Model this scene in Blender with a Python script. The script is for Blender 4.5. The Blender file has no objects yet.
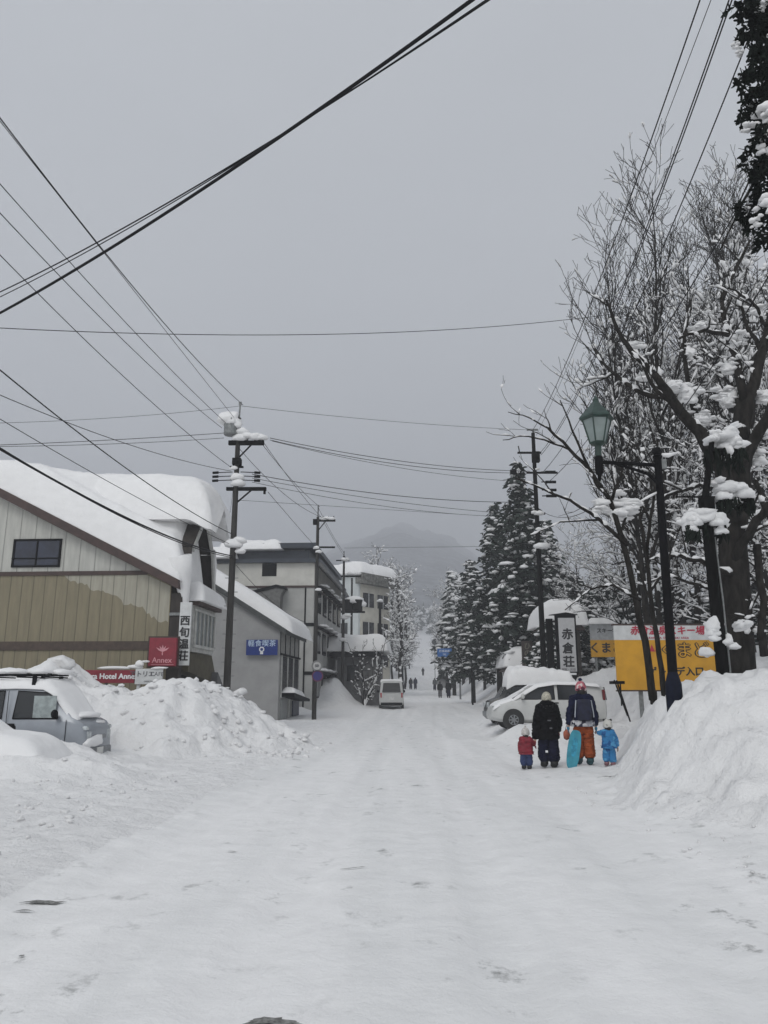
import bpy, math, random
import numpy as np
from mathutils import Vector, Matrix, noise
PI=math.pi; R=math.radians
scene=bpy.context.scene; COL=scene.collection
# ---------------------------------------------------------------- camera model
F=769.0; TH=R(13.17); CZ=1.6
CT,ST=math.cos(TH),math.sin(TH)
def P(px,py,Y):
    a=(px-384)/F; b=(512-py)/F
    t=Y/(CT-b*ST)
    return Vector((a*t,Y,CZ+(ST+b*CT)*t))
def PX(px,Y,z=1.6): return (px-384)/F*(Y*CT+(z-CZ)*ST)
def ZY(py,Y):
    b=(512-py)/F
    return CZ+(ST+b*CT)*Y/(CT-b*ST)
cam_d=bpy.data.cameras.new('camera'); cam=bpy.data.objects.new('camera',cam_d); COL.objects.link(cam)
cam.location=(0,0,CZ); cam.rotation_euler=(PI/2+TH,0,0)
cam_d.sensor_fit='VERTICAL'; cam_d.sensor_height=34.62; cam_d.lens=26.0; cam_d.clip_end=20000; cam_d.clip_start=.05
scene.camera=cam
# ---------------------------------------------------------------- materials
MATS={}
def newmat(name):
    m=bpy.data.materials.new(name); m.use_nodes=True; nt=m.node_tree
    return m,nt,nt.nodes['Principled BSDF']
def N(nt,t,**k):
    n=nt.nodes.new(t)
    for a,b in k.items():
        if a in n.inputs.keys(): n.inputs[a].default_value=b
        else: setattr(n,a,b)
    return n
def mat(name,c,rough=.7,var=.12,scale=6.,bump=.15,bscale=30.,metal=0.,spec=.5,c2=None,lo=.4,hi=.62,dist=.02,stretch=None,**kw):
    """plain material with procedural colour variation and bump"""
    if name in MATS: return MATS[name]
    m,nt,b=newmat(name); L=nt.links.new
    tc=N(nt,'ShaderNodeTexCoord'); mp=N(nt,'ShaderNodeMapping')
    if stretch: mp.inputs['Scale'].default_value=stretch
    L(tc.outputs['Object'],mp.inputs['Vector'])
    n=N(nt,'ShaderNodeTexNoise',Scale=scale,Detail=6.,Roughness=.62); L(mp.outputs[0],n.inputs['Vector'])
    r=N(nt,'ShaderNodeValToRGB'); L(n.outputs['Fac'],r.inputs[0])
    c=tuple(c); d=tuple(x*(1-var) for x in c) if c2 is None else c2; e=tuple(min(1,x*(1+var)) for x in c) if c2 is None else c
    r.color_ramp.elements[0].position=lo; r.color_ramp.elements[1].position=hi
    r.color_ramp.elements[0].color=(*d,1); r.color_ramp.elements[1].color=(*e,1)
    L(r.outputs[0],b.inputs['Base Color'])
    b.inputs['Roughness'].default_value=rough; b.inputs['Metallic'].default_value=metal
    b.inputs['Specular IOR Level'].default_value=spec
    if bump>0:
        n2=N(nt,'ShaderNodeTexNoise',Scale=bscale,Detail=4.); L(mp.outputs[0],n2.inputs['Vector'])
        bp=N(nt,'ShaderNodeBump',Strength=bump,Distance=dist); L(n2.outputs['Fac'],bp.inputs['Height']); L(bp.outputs[0],b.inputs['Normal'])
    MATS[name]=m; return m
def snowmat(name,c=(.82,.818,.82),b1=.35,b2=.25,s1=3.,s2=28.,flecks=False,dirt=0.):
    m,nt,b=newmat(name); L=nt.links.new
    g=N(nt,'ShaderNodeNewGeometry')
    n1=N(nt,'ShaderNodeTexNoise',Scale=s1,Detail=8.,Roughness=.55); L(g.outputs['Position'],n1.inputs['Vector'])
    n2=N(nt,'ShaderNodeTexNoise',Scale=s2,Detail=6.,Roughness=.7); L(g.outputs['Position'],n2.inputs['Vector'])
    p1=N(nt,'ShaderNodeBump',Strength=b1,Distance=.12); L(n1.outputs['Fac'],p1.inputs['Height'])
    p2=N(nt,'ShaderNodeBump',Strength=b2,Distance=.02); L(n2.outputs['Fac'],p2.inputs['Height']); L(p1.outputs[0],p2.inputs['Normal'])
    L(p2.outputs[0],b.inputs['Normal'])
    r=N(nt,'ShaderNodeValToRGB'); L(n1.outputs['Fac'],r.inputs[0])
    r.color_ramp.elements[0].position=.3; r.color_ramp.elements[1].position=.7
    r.color_ramp.elements[0].color=(*(x*.93 for x in c),1); r.color_ramp.elements[1].color=(*c,1)
    out=r.outputs[0]
    if flecks:
        mp=N(nt,'ShaderNodeMapping'); mp.inputs['Rotation'].default_value=(0,0,R(4)); mp.inputs['Scale'].default_value=(1,.85,1)
        L(g.outputs['Position'],mp.inputs['Vector'])
        f=N(nt,'ShaderNodeTexNoise',Scale=2.6,Detail=10.,Roughness=.72); L(mp.outputs[0],f.inputs['Vector'])
        fr=N(nt,'ShaderNodeValToRGB'); L(f.outputs['Fac'],fr.inputs[0])
        fr.color_ramp.elements[0].position=.575; fr.color_ramp.elements[1].position=.70
        fr.color_ramp.elements[0].color=(0,0,0,1); fr.color_ramp.elements[1].color=(1,1,1,1)
        pm=N(nt,'ShaderNodeTexNoise',Scale=.55,Detail=3.); L(g.outputs['Position'],pm.inputs['Vector']); pr_=N(nt,'ShaderNodeValToRGB'); L(pm.outputs['Fac'],pr_.inputs[0])
        pr_.color_ramp.elements[0].position=.42; pr_.color_ramp.elements[1].position=.62; ml=N(nt,'ShaderNodeMath',operation='MULTIPLY'); L(pr_.outputs[0],ml.inputs[0]); L(fr.outputs[0],ml.inputs[1])
        mx=N(nt,'ShaderNodeMix',data_type='RGBA'); L(ml.outputs[0],mx.inputs[0]); L(out,mx.inputs[6]); mx.inputs[7].default_value=(.22,.225,.22,1)
        # compacted wheel lanes: slightly greyer, smoother
        sx=N(nt,'ShaderNodeMapping'); sx.inputs['Rotation'].default_value=(0,0,R(3.6)); sx.inputs['Scale'].default_value=(1.1,.05,1)
        L(g.outputs['Position'],sx.inputs['Vector'])
        w=N(nt,'ShaderNodeTexNoise',Scale=1.,Detail=5.,Roughness=.55); L(sx.outputs[0],w.inputs['Vector'])
        wr=N(nt,'ShaderNodeValToRGB'); L(w.outputs['Fac'],wr.inputs[0])
        wr.color_ramp.elements[0].position=.42; wr.color_ramp.elements[1].position=.58
        wr.color_ramp.elements[0].color=(.93,.935,.935,1); wr.color_ramp.elements[1].color=(1,1,1,1)
        m2=N(nt,'ShaderNodeMix',data_type='RGBA',blend_type='MULTIPLY'); m2.inputs[0].default_value=1; L(mx.outputs[2],m2.inputs[6]); L(wr.outputs[0],m2.inputs[7])
        out=m2.outputs[2]
    L(out,b.inputs['Base Color'])
    b.inputs['Roughness'].default_value=.75; b.inputs['Specular IOR Level'].default_value=.25
    MATS[name]=m; return m
SNOW=snowmat('snow_smooth',b1=.25,b2=.25)
SNOWR=snowmat('snow_road',c=(.83,.828,.828),b1=.3,b2=.45,s1=2.6,s2=22,flecks=True)
SNOWG=snowmat('snow_rough',c=(.82,.818,.82),b1=.9,b2=1.0,s1=3.5,s2=26)
SNOWT=snowmat('snow_tree',c=(.80,.80,.805),b1=.3,b2=.4,s1=4,s2=20)
BARK=mat('bark',(.021,.019,.017),.95,.4,9,.6,40,spec=.08,stretch=(1,1,.3))
TWIG=mat('twig',(.032,.030,.028),.95,.3,9,0,40,spec=.08)
NEEDLE=mat('needles',(.030,.040,.034),.9,.5,1.6,0,spec=.1)
NEEDLE2=mat('cedar_needles',(.010,.014,.011),.9,.45,2.5,0,spec=.08)
BLACK=mat('black_paint',(.005,.005,.006),.6,.3,8,.08,60,spec=.06)
CONC=mat('pole_concrete',(.042,.040,.038),.9,.3,5,.3,50,spec=.15,stretch=(1,1,.15))
DARKPOLE=mat('pole_dark',(.008,.008,.008),.95,.4,6,.3,40,spec=.04,stretch=(1,1,.2))
STEEL=mat('galvanised',(.20,.21,.21),.5,.2,12,.1,60,metal=.3)
WIRE=mat('cable_black',(.012,.012,.014),.7,.1,6,0,spec=.15)
GLASS=mat('dark_glass',(.008,.010,.013),.12,.1,3,0)
RUBBER=mat('rubber',(.02,.02,.02),.8,.15,10,.1)
# ---------------------------------------------------------------- mesh helpers
class MB:
    def __init__(s): s.v=[]; s.f=[]
    def add(s,vs,fs):
        o=len(s.v); s.v.extend(tuple(v) for v in vs); s.f.extend(tuple(i+o for i in f) for f in fs); return s
    def box(s,c,d,M=None):
        x,y,z=c; a,b,h=d[0]/2,d[1]/2,d[2]/2
        vs=[Vector((x+i*a,y+j*b,z+k*h)) for i in(-1,1) for j in(-1,1) for k in(-1,1)]
        if M: vs=[M@v for v in vs]
        return s.add(vs,[(0,1,3,2),(4,6,7,5),(0,4,5,1),(2,3,7,6),(0,2,6,4),(1,5,7,3)])
    def b2(s,lo,hi): return s.box([(a+b)/2 for a,b in zip(lo,hi)],[abs(b-a) for a,b in zip(lo,hi)])
    def tube(s,pts,rad,n=6,caps=True):
        pts=[Vector(p) for p in pts]; m=len(pts)
        if not hasattr(rad,'__len__'): rad=[rad]*m
        o=len(s.v); prev=None
        for i,p in enumerate(pts):
            d=(pts[min(i+1,m-1)]-pts[max(i-1,0)])
            if d.length<1e-9: d=Vector((0,0,1))
            d.normalize()
            if prev is None:
                u=d.cross(Vector((0,0,1)) if abs(d.z)<.9 else Vector((1,0,0))).normalized()
            else:
                u=prev-d*prev.dot(d)
                u=u.normalized() if u.length>1e-6 else d.orthogonal().normalized()
            prev=u; w=d.cross(u); r=rad[i]
            for k in range(n):
                a=2*PI*k/n; q=p+(u*math.cos(a)+w*math.sin(a))*r; s.v.append((q.x,q.y,q.z))
        for i in range(m-1):
            for k in range(n):
                k2=(k+1)%n; s.f.append((o+i*n+k,o+i*n+k2,o+(i+1)*n+k2,o+(i+1)*n+k))
        if caps and n>2:
            s.f.append(tuple(o+k for k in reversed(range(n)))); s.f.append(tuple(o+(m-1)*n+k for k in range(n)))
        return s
    def lathe(s,prof,n=20,c=(0,0,0),M=None):
        o=len(s.v)
        for r,z in prof:
            for k in range(n):
                a=2*PI*k/n; q=Vector((r*math.cos(a),r*math.sin(a),z))
                if M: q=M@q
                s.v.append((q.x+c[0],q.y+c[1],q.z+c[2]))
        for i in range(len(prof)-1):
            for k in range(n):
                k2=(k+1)%n; s.f.append((o+i*n+k,o+i*n+k2,o+(i+1)*n+k2,o+(i+1)*n+k))
        s.f.append(tuple(o+k for k in reversed(range(n)))); s.f.append(tuple(o+(len(prof)-1)*n+k for k in range(n)))
        return s
    def prism(s,poly,a,b,ax='y',M=None):
        """poly of (u,w); extruded between a and b along ax"""
        n=len(poly)
        def q(u,w,t): 
            v=Vector((u,t,w)) if ax=='y' else (Vector((t,u,w)) if ax=='x' else Vector((u,w,t)))
            return M@v if M else v
        vs=[q(u,w,a) for u,w in poly]+[q(u,w,b) for u,w in poly]
        fs=[tuple(range(n)),tuple(reversed(range(n,2*n)))]+[(i,i+n,(i+1)%n+n,(i+1)%n) for i in range(n)]
        return s.add(vs,fs)
    def blob(s,c,r,rng,sub=1,amp=.16,M=None):
        vs,fs=ICO[sub]; c=Vector(c); out=[]
        ph=[rng.uniform(0,6.28) for _ in range(6)]; off=Vector((ph[0]*9,ph[1]*9,ph[2]*9))
        for v in vs:
            if sub<2: k=1+amp*(math.sin(v.x*2.7+ph[0])+math.sin(v.y*3.1+ph[1])+math.sin(v.z*2.9+ph[2])+.6*math.sin(v.x*5+v.y*4+ph[3]))*.6
            else: k=1+amp*(2.2*noise.noise(v*1.1+off)+1.3*noise.noise(v*2.7+off)+.5*noise.noise(v*6.+off))
            vz=v.z if v.z>-.35 or amp<=.03 else -.35+(v.z+.35)*.4
            q=Vector((v.x*r[0]*k,v.y*r[1]*k,vz*r[2]*k))
            if M: q=M@q
            q+=c; out.append((q.x,q.y,q.z))
        return s.add(out,fs)
    def sheet(s,x0,x1,y0,y1,bot,top,nx,ny,M=None):
        o=len(s.v); vs=[]
        for fn in(top,bot):
            for j in range(ny+1):
                for i in range(nx+1):
                    x=x0+(x1-x0)*i/nx; y=y0+(y1-y0)*j/ny
                    q=Vector((x,y,fn(x,y)))
                    vs.append(M@q if M else q)
        K=(nx+1)*(ny+1); idx=lambda i,j:j*(nx+1)+i; fs=[]
        for j in range(ny):
            for i in range(nx):
                a,b,c,d=idx(i,j),idx(i+1,j),idx(i+1,j+1),idx(i,j+1)
                fs.append((a,b,c,d)); fs.append((d+K,c+K,b+K,a+K))
        for i in range(nx):
            fs.append((idx(i,0)+K,idx(i+1,0)+K,idx(i+1,0),idx(i,0))); fs.append((idx(i,ny),idx(i+1,ny),idx(i+1,ny)+K,idx(i,ny)+K))
        for j in range(ny):
            fs.append((idx(0,j),idx(0,j+1),idx(0,j+1)+K,idx(0,j)+K)); fs.append((idx(nx,j)+K,idx(nx,j+1)+K,idx(nx,j+1),idx(nx,j)))
        return s.add(vs,fs)
    def build(s,name,m,parent=None,smooth=0,bevel=0,loc=None):
        me=bpy.data.meshes.new(name); me.from_pydata(s.v,[],s.f); 
        for mm in (m if isinstance(m,(list,tuple)) else [m]): me.materials.append(mm)
        if smooth:
            me.polygons.foreach_set('use_smooth',[True]*len(me.polygons))
            if smooth<3: me.set_sharp_from_angle(angle=smooth)
        me.update()
        o=bpy.data.objects.new(name,me); COL.objects.link(o)
        if bevel:
            md=o.modifiers.new('bevel','BEVEL'); md.width=bevel; md.segments=2; md.limit_method='ANGLE'
        if parent: o.parent=parent
        if loc: o.location=loc
        return o
def _parts(s,name,m,parent=None,**k):
    """every loose piece becomes a part of its own"""
    par=list(range(len(s.v)))
    def fd(i):
        while par[i]!=i: par[i]=par[par[i]]; i=par[i]
        return i
    for f in s.f:
        for q in f[1:]: par[fd(q)]=fd(f[0])
    gr={}
    for f in s.f: gr.setdefault(fd(f[0]),[]).append(f)
    for fs in gr.values():
        ids=sorted({i for f in fs for i in f}); ix={i:n for n,i in enumerate(ids)}; mb=MB(); mb.v=[s.v[i] for i in ids]; mb.f=[tuple(ix[i] for i in f) for f in fs]; mb.build(name,m,parent,**k)
MB.parts=_parts
def _ico(sub):
    import bmesh
    b=bmesh.new(); bmesh.ops.create_icosphere(b,subdivisions=sub,radius=1)
    b.verts.ensure_lookup_table(); r=([v.co.copy() for v in b.verts],[tuple(v.index for v in f.verts) for f in b.faces]); b.free(); return r
ICO={1:_ico(1),2:_ico(2),3:_ico(3),4:_ico(4)}
def tag(o,label=None,cat=None,group=None,kind=None):
    if label: o['label']=label
    if cat: o['category']=cat
    if group: o['group']=group
    if kind: o['kind']=kind
    return o
def thing(name,loc,label,cat,group=None,rz=0):
    o=bpy.data.objects.new(name,None); COL.objects.link(o); o.location=loc; o.rotation_euler=(0,0,rz); o.empty_display_size=.2
    return tag(o,label,cat,group)
def copy_tree(o,parent=None):
    c=o.copy(); COL.objects.link(c)
    if parent: c.parent=parent
    for ch in KIDS(o): copy_tree(ch,c)
    return c
def KIDS(o): return [x for x in COL.objects if x.parent==o]
def text(body,size,m,parent,loc,rot=(PI/2,0,0),name='lettering',align='CENTER',bold=0.,sx=1.,ext=.004,sp=1.,shear=0.):
    c=bpy.data.curves.new('t','FONT'); c.body=body; c.size=size; c.align_x=align; c.align_y='CENTER'; c.extrude=ext; c.space_character=sp; c.shear=shear; c.space_line=.95
    c.resolution_u=3
    t=bpy.data.objects.new('t',c); COL.objects.link(t); bpy.context.view_layer.update()
    dg=bpy.context.evaluated_depsgraph_get(); me=bpy.data.meshes.new_from_object(t.evaluated_get(dg)); me.name=name
    bpy.data.objects.remove(t); me.materials.clear(); me.materials.append(m)
    me.transform(Matrix.Scale(sx,4,(1,0,0)))
    if bold>0:
        mb=MB(); bs=[tuple(v.co) for v in me.vertices]; fs=[tuple(p.vertices) for p in me.polygons]
        for k,(dx,dy) in enumerate(((0,0),(bold,0),(-bold,0),(0,bold*.8),(0,-bold*.8))):
            mb.add([(x+dx,y+dy,z+k*.0006) for x,y,z in bs],fs)
        me=bpy.data.meshes.new(name); me.from_pydata(mb.v,[],mb.f); me.materials.append(m)
    o=bpy.data.objects.new(name,me); COL.objects.link(o); o.parent=parent; o.location=loc; o.rotation_euler=rot
    return o
ORD=['nearest','second','third','fourth','fifth','sixth','seventh','eighth','ninth','tenth','eleventh','twelfth','thirteenth','fourteenth','fifteenth','sixteenth','seventeenth','eighteenth']
def ramp(x,a,b):
    t=min(1,max(0,(x-a)/(b-a))); return t*t*(3-2*t)
# ---------------------------------------------------------------- numpy noise and terrain
def _h(i,j,seed):
    n=(i.astype(np.int64)*374761393+j.astype(np.int64)*668265263+seed*1442695041)&0x7fffffff
    n=((n^(n>>13))*1274126177)&0x7fffffff
    return ((n^(n>>16))&0xffff)/65535.
def vn(x,y,seed=0):
    i=np.floor(x); j=np.floor(y); u=x-i; v=y-j; u=u*u*(3-2*u); v=v*v*(3-2*v)
    a=_h(i,j,seed); b=_h(i+1,j,seed); c=_h(i,j+1,seed); d=_h(i+1,j+1,seed)
    return (a*(1-u)+b*u)*(1-v)+(c*(1-u)+d*u)*v-.5
def fbm(x,y,s,seed=0,o=4,g=.5):
    r=0;a=1
    for k in range(o): r=r+a*vn(x*s,y*s,seed+k*7); s*=2.03; a*=g
    return r
def rocks(x,y,cell,seed,p=1.):
    i=np.floor(x/cell); j=np.floor(y/cell); best=np.zeros_like(x)
    for di in(-1,0,1):
        for dj in(-1,0,1):
            a=i+di; b=j+dj
            cx=(a+.15+.7*_h(a,b,seed))*cell; cy=(b+.15+.7*_h(a,b,seed+1))*cell
            r=cell*(.35+.55*_h(a,b,seed+2)); q=1+.5*(_h(a,b,seed+4)-.5)
            d=np.maximum(np.abs(x-cx)*q,np.abs(y-cy)/q)*.6+np.hypot((x-cx)*q,(y-cy)/q)*.4
            hgt=np.clip(1-(d/r)**2.5,0,1)**.6*r*(.6+.6*_h(a,b,seed+3))
            best=np.maximum(best,np.where(_h(a,b,seed+5)<p,hgt,0))
    return best
def sdf(x,y,poly):
    """positive inside"""
    d=np.full_like(x,1e9); ins=np.zeros(x.shape,bool); n=len(poly)
    for k in range(n):
        ax,ay=poly[k]; bx,by=poly[(k+1)%n]; ex,ey=bx-ax,by-ay
        t=np.clip(((x-ax)*ex+(y-ay)*ey)/(ex*ex+ey*ey),0,1)
        d=np.minimum(d,np.hypot(x-ax-t*ex,y-ay-t*ey))
        c=((ay>y)!=(by>y)); 
        with np.errstate(divide='ignore',invalid='ignore'):
            xi=(bx-ax)*(y-ay)/((by-ay) if by!=ay else 1e-9)+ax
        ins^=(c&(x<xi))
    return np.where(ins,d,-d)
def ss(t,a,b):
    t=np.clip((t-a)/(b-a),0,1); return t*t*(3-2*t)
ZG=([-60,30,42,55,80,105,135,190,260,340,430,560,900,4000],[0,0,.15,.45,1.0,1.7,2.8,6.2,12,21,34,50,70,90])
RBANK=[(3.15,11.4),(3.7,9.6),(4.6,8.4),(6.5,7.6),(12,7.0),(120,7),(120,240),(16,240),(11.8,140),(9.4,100),(7.4,60),(6.6,42),(6.7,36.5),(9.4,35),(9.3,27),(8.2,24.2),(6.6,21.5),(5.5,19),(4.75,16.5),(4.1,14)]
LPILE=[(-1.75,23.2),(-2.5,21.2),(-3.6,19.8),(-5.2,18.6),(-6.2,18.8),(-7.4,19.5),(-18,19.6),(-18,26.4),(-7.4,26.3),(-6.6,30),(-4.2,29.5),(-2.6,26.5)]
LBANK=[(-5.2,50),(-3.8,54),(-1.5,57),(0.2,75),(2.4,100),(4.6,140),(8,240),(-120,240),(-120,30),(-14,30),(-9,36),(-7,47)]
def H(x,y):
    z=np.interp(y,*ZG)
    rc=x-.06*y
    wb=.25*fbm(x*0,y,.12,2,2); lane=-.045*np.exp(-((rc-.3+wb)/.22)**4)-.045*np.exp(-((rc+1.3+wb)/.22)**4)-.03*np.exp(-((rc-1.9-wb)/.2)**4)-.03*np.exp(-((rc+2.7-wb)/.2)**4)+.012*fbm(x,y,9,12,2)
    z=z+lane*(y<60)+.035*fbm(x,y,.5,3,4)+.05*fbm(x*1.,y*.16,2.6,9,4,.6)*.45
    # rough shoulders
    sh=ss(-rc,2.4,4.2)*ss(y,4,9)+ss(rc,2.1,3.4)*ss(y,5,8)
    sh=np.clip(sh,0,1)*(y<40)
    z=z+sh*(.06+.10*np.abs(fbm(x,y,1.6,21,4,.6))+.25*rocks(x,y,.16,5,.35)*.7)
    # right bank
    d=sdf(x,y,RBANK)+.35*fbm(x,y,.7,31,3)+.10*fbm(x,y,3,33,3)
    hb=np.interp(y,[7,12,16,20,26,40,100,240],[.85,1.58,1.45,1.35,1.35,1.7,2.4,2.2])-.12*ss(x,5.2,6.5)*(1-ss(x,7.5,9))*(y<20)+1.1*ss(x,8.5,13)*(y<40)+.5*ss(x,12,18)+.22*fbm(x,y,.28,41,3)
    wv=np.interp(y,[8,12,16,20,60],[2.6,.80,.8,.8,2.0])
    prof=ss(d/(wv*1.8),-.04,1.)**.85
    front=ss(d,-.3,.5)*(1-ss(d,2.2,3.6))
    z=z+prof*hb+front*(.30*np.abs(fbm(x,y,1.3,43,4,.6))+.5*np.maximum(rocks(x,y,.75,45,.45)*.5,rocks(x,y,.33,46,.45)*.8)+.5*rocks(x,y,.15,47,.4)*.5)*(y<45)+.06*prof*fbm(x,y,1.1,48,4)
    z=z-.16*np.exp(-(((x-4.62)/.16)**2+((y-12.9)/.5)**2))
    # left pile
    d=sdf(x,y,LPILE)+.3*fbm(x,y,.8,51,3)
    hp=np.interp(x,[-16,-10.6,-9.4,-8.6,-7.7,-6.6,-5.6,-4.9,-3.9,-2.8,-1.9],[1.7,1.7,2.1,1.42,1.15,1.15,1.5,1.35,1.0,.6,.2])
    m=ss(d,-.02,2.5)
    z=z+m*hp*(1-.18*ss(y,24.5,28))
    mr=ss(d,.0,.5)
    rough=ss(x,-10.2,-7.2)
    z=z+mr*(.12*fbm(x,y,1.1,61,4,.6)+rough*(.85*rocks(x,y,.55,63,.55)*.55+.8*rocks(x+.3,y,.3,66,.7)*.55+.5*rocks(x,y,.15,71,.6)*.5))
    # berm in front of the cars on the left
    b=np.exp(-((y-14.1-.06*(x+6))/.85)**2)*ss(-x,3.9,5.4)*.30+np.exp(-((y-16.2)/.7)**2)*ss(-x,4.3,5.9)*(1-ss(-x,7.2,8.2))*.25
    z=z+b*(1+.9*fbm(x,y,.9,81,4))+.25*ss(-x,4.5,7)*ss(y,13.5,16)*(1-ss(y,24,27))
    # beyond
    d=sdf(x,y,LBANK)+.5*fbm(x,y,.35,91,3)
    z=z+ss(d,-.02,2.6)*(np.interp(y,[40,52,60,100,200],[.5,.9,1.2,1.6,1.4])+.8*fbm(x,y,.3,93,3)+.7*rocks(x,y,1.9,97,.6)*.5+.5*rocks(x,y,.8,98,.5)*.5*(y<75))
    # heaps near the far parked car
    z=z+.5*np.exp(-(((x+3.3)/1.8)**2+((y-57)/3)**2))+1.1*np.exp(-(((x-7.7)/1.1)**2+((y-44)/3)**2))
    z=z+.22*np.exp(-(((x-6)/2.6)**2+((y-26.4)/.8)**2))*(1+1.5*fbm(x,y,1.2,111,3))+.25*np.exp(-(((x-8.6)/.9)**2+((y-27.5)/1.5)**2))
    z=z+.32*ss(x,3.4,4.6)*ss(y,22.5,25.5)*(1-ss(y,36,42))
    # hillsides
    z=z+.12*np.clip(np.abs(x-.0525*y)-26,0,400)*ss(y,120,320)
    z=z+3*fbm(x,y,.02,95,3)*ss(y,180,320)
    return z
def Hs(x,y): return float(H(np.array([float(x)]),np.array([float(y)]))[0])
def terrain():
    xs=[0.]; 
    while xs[-1]<2500: xs.append(xs[-1]+max(.085,(xs[-1]-9)*.045))
    xs=np.array(sorted([-q for q in xs[1:]]+xs))
    ys=[-40,-20,-10,-5,-2,0,1.]
    while ys[-1]<3000: ys.append(ys[-1]+max(.075,.0042*ys[-1]*(1+max(0,ys[-1]-60)*.03)))
    ys=np.array(ys); X,Y=np.meshgrid(xs,ys); Z=H(X,Y)
    nx,ny=len(xs),len(ys)
    verts=np.stack([X.ravel(),Y.ravel(),Z.ravel()],1)
    i,j=np.meshgrid(np.arange(nx-1),np.arange(ny-1)); a=(j*nx+i).ravel()
    faces=np.stack([a,a+1,a+nx+1,a+nx],1)
    cx=verts[faces].mean(1)[:,:2]
    rc=cx[:,0]-.06*cx[:,1]
    w=.25*fbm(cx[:,0],cx[:,1],.6,5,3)
    isroad=(sdf(cx[:,0],cx[:,1],RBANK)<.0)&(rc>-3.4+w-.8*(cx[:,1]>34))&(rc<4.2+w)&(sdf(cx[:,0],cx[:,1],LPILE)<0)&(cx[:,1]<300)&(sdf(cx[:,0],cx[:,1],LBANK)<0)
    for nm,sel,m in(('road',isroad,SNOWR),('ground',~isroad,SNOWG)):
        fs=faces[sel]; used,inv=np.unique(fs,return_inverse=True); fs=inv.reshape(-1,4)
        me=bpy.data.meshes.new(nm); me.vertices.add(len(used)); me.vertices.foreach_set('co',verts[used].ravel())
        me.loops.add(fs.size); me.loops.foreach_set('vertex_index',fs.ravel().astype(np.int32))
        me.polygons.add(len(fs)); me.polygons.foreach_set('loop_start',np.arange(0,fs.size,4,dtype=np.int32)); me.polygons.foreach_set('loop_total',np.full(len(fs),4,np.int32))
        me.polygons.foreach_set('use_smooth',np.ones(len(fs),bool)); me.update(calc_edges=True); me.materials.append(m)
        o=bpy.data.objects.new(nm,me); COL.objects.link(o); tag(o,kind='structure')
        o['label']='packed snow street with faint tyre lanes and small dark ice flecks' if nm=='road' else 'deep snow banks, ploughed heaps and snowfields beside the street'
terrain()
# ---------------------------------------------------------------- world, sun, haze
w=bpy.data.worlds.new('World'); scene.world=w; w.use_nodes=True; nt=w.node_tree; nt.nodes.clear(); L=nt.links.new
SUN_EL,SUN_AZ=R(48),R(200)
out=nt.nodes.new('ShaderNodeOutputWorld')
sky=N(nt,'ShaderNodeTexSky',sky_type='NISHITA'); sky.sun_disc=False; sky.sun_elevation=SUN_EL; sky.sun_rotation=SUN_AZ; sky.air_density=1; sky.dust_density=0
bg1=N(nt,'ShaderNodeBackground',Strength=.05)
hs=N(nt,'ShaderNodeHueSaturation',Saturation=.25); L(sky.outputs[0],hs.inputs['Color']); L(hs.outputs[0],bg1.inputs[0])
tc=N(nt,'ShaderNodeTexCoord'); sp=N(nt,'ShaderNodeSeparateXYZ'); L(tc.outputs['Generated'],sp.inputs[0])
cr=N(nt,'ShaderNodeValToRGB'); L(sp.outputs['Z'],cr.inputs[0])
E=cr.color_ramp.elements
E[0].position=0; E[0].color=(.35,.36,.37,1); E[1].position=1; E[1].color=(.40,.42,.44,1)
for p,c in((.12,(.415,.424,.43,1)),(.3,(.412,.425,.436,1)),(.6,(.392,.408,.424,1)),(.8,(.395,.412,.428,1))):
    e=E.new(p); e.color=c
cn=N(nt,'ShaderNodeTexNoise',Scale=1.6,Detail=4.,Roughness=.5); mpp=N(nt,'ShaderNodeMapping'); mpp.inputs['Scale'].default_value=(1,1,2.5)
L(tc.outputs['Generated'],mpp.inputs[0]); L(mpp.outputs[0],cn.inputs['Vector'])
mr=N(nt,'ShaderNodeMapRange'); mr.inputs['From Min'].default_value=.3; mr.inputs['From Max'].default_value=.7; mr.inputs['To Min'].default_value=.92; mr.inputs['To Max'].default_value=1.08
L(cn.outputs['Fac'],mr.inputs['Value'])
bg2=N(nt,'ShaderNodeBackground'); L(cr.outputs[0],bg2.inputs[0]); L(mr.outputs[0],bg2.inputs[1])
ad=nt.nodes.new('ShaderNodeAddShader'); L(bg1.outputs[0],ad.inputs[0]); L(bg2.outputs[0],ad.inputs[1]); L(ad.outputs[0],out.inputs['Surface'])
sd=bpy.data.lights.new('sun','SUN'); sd.energy=.75; sd.angle=R(25); sd.color=(1,.97,.92)
so=bpy.data.objects.new('sun',sd); COL.objects.link(so)
dirv=Vector((math.sin(SUN_AZ)*math.cos(SUN_EL),math.cos(SUN_AZ)*math.cos(SUN_EL),math.sin(SUN_EL)))
so.rotation_euler=dirv.to_track_quat('Z','Y').to_euler()
vs=scene.view_settings; vs.view_transform='Standard'; vs.look='None'; vs.exposure=.22; vs.gamma=1; vs.use_curve_mapping=False
cy=scene.cycles; cy.use_denoising=True; cy.max_bounces=6; cy.diffuse_bounces=3; cy.glossy_bounces=2; cy.volume_bounces=1; cy.transparent_max_bounces=6; cy.caustics_reflective=False; cy.caustics_refractive=False
hz=MB().b2((-1700,-30,-3),(1900,2400,560)).build('haze',None)
m=bpy.data.materials.new('haze_air'); m.use_nodes=True; t=m.node_tree; t.nodes.clear(); o_=t.nodes.new('ShaderNodeOutputMaterial'); v_=t.nodes.new('ShaderNodeVolumePrincipled')
v_.inputs['Color'].default_value=(.93,.95,1,1); v_.inputs['Density'].default_value=.0014; v_.inputs['Anisotropy'].default_value=.0
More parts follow.
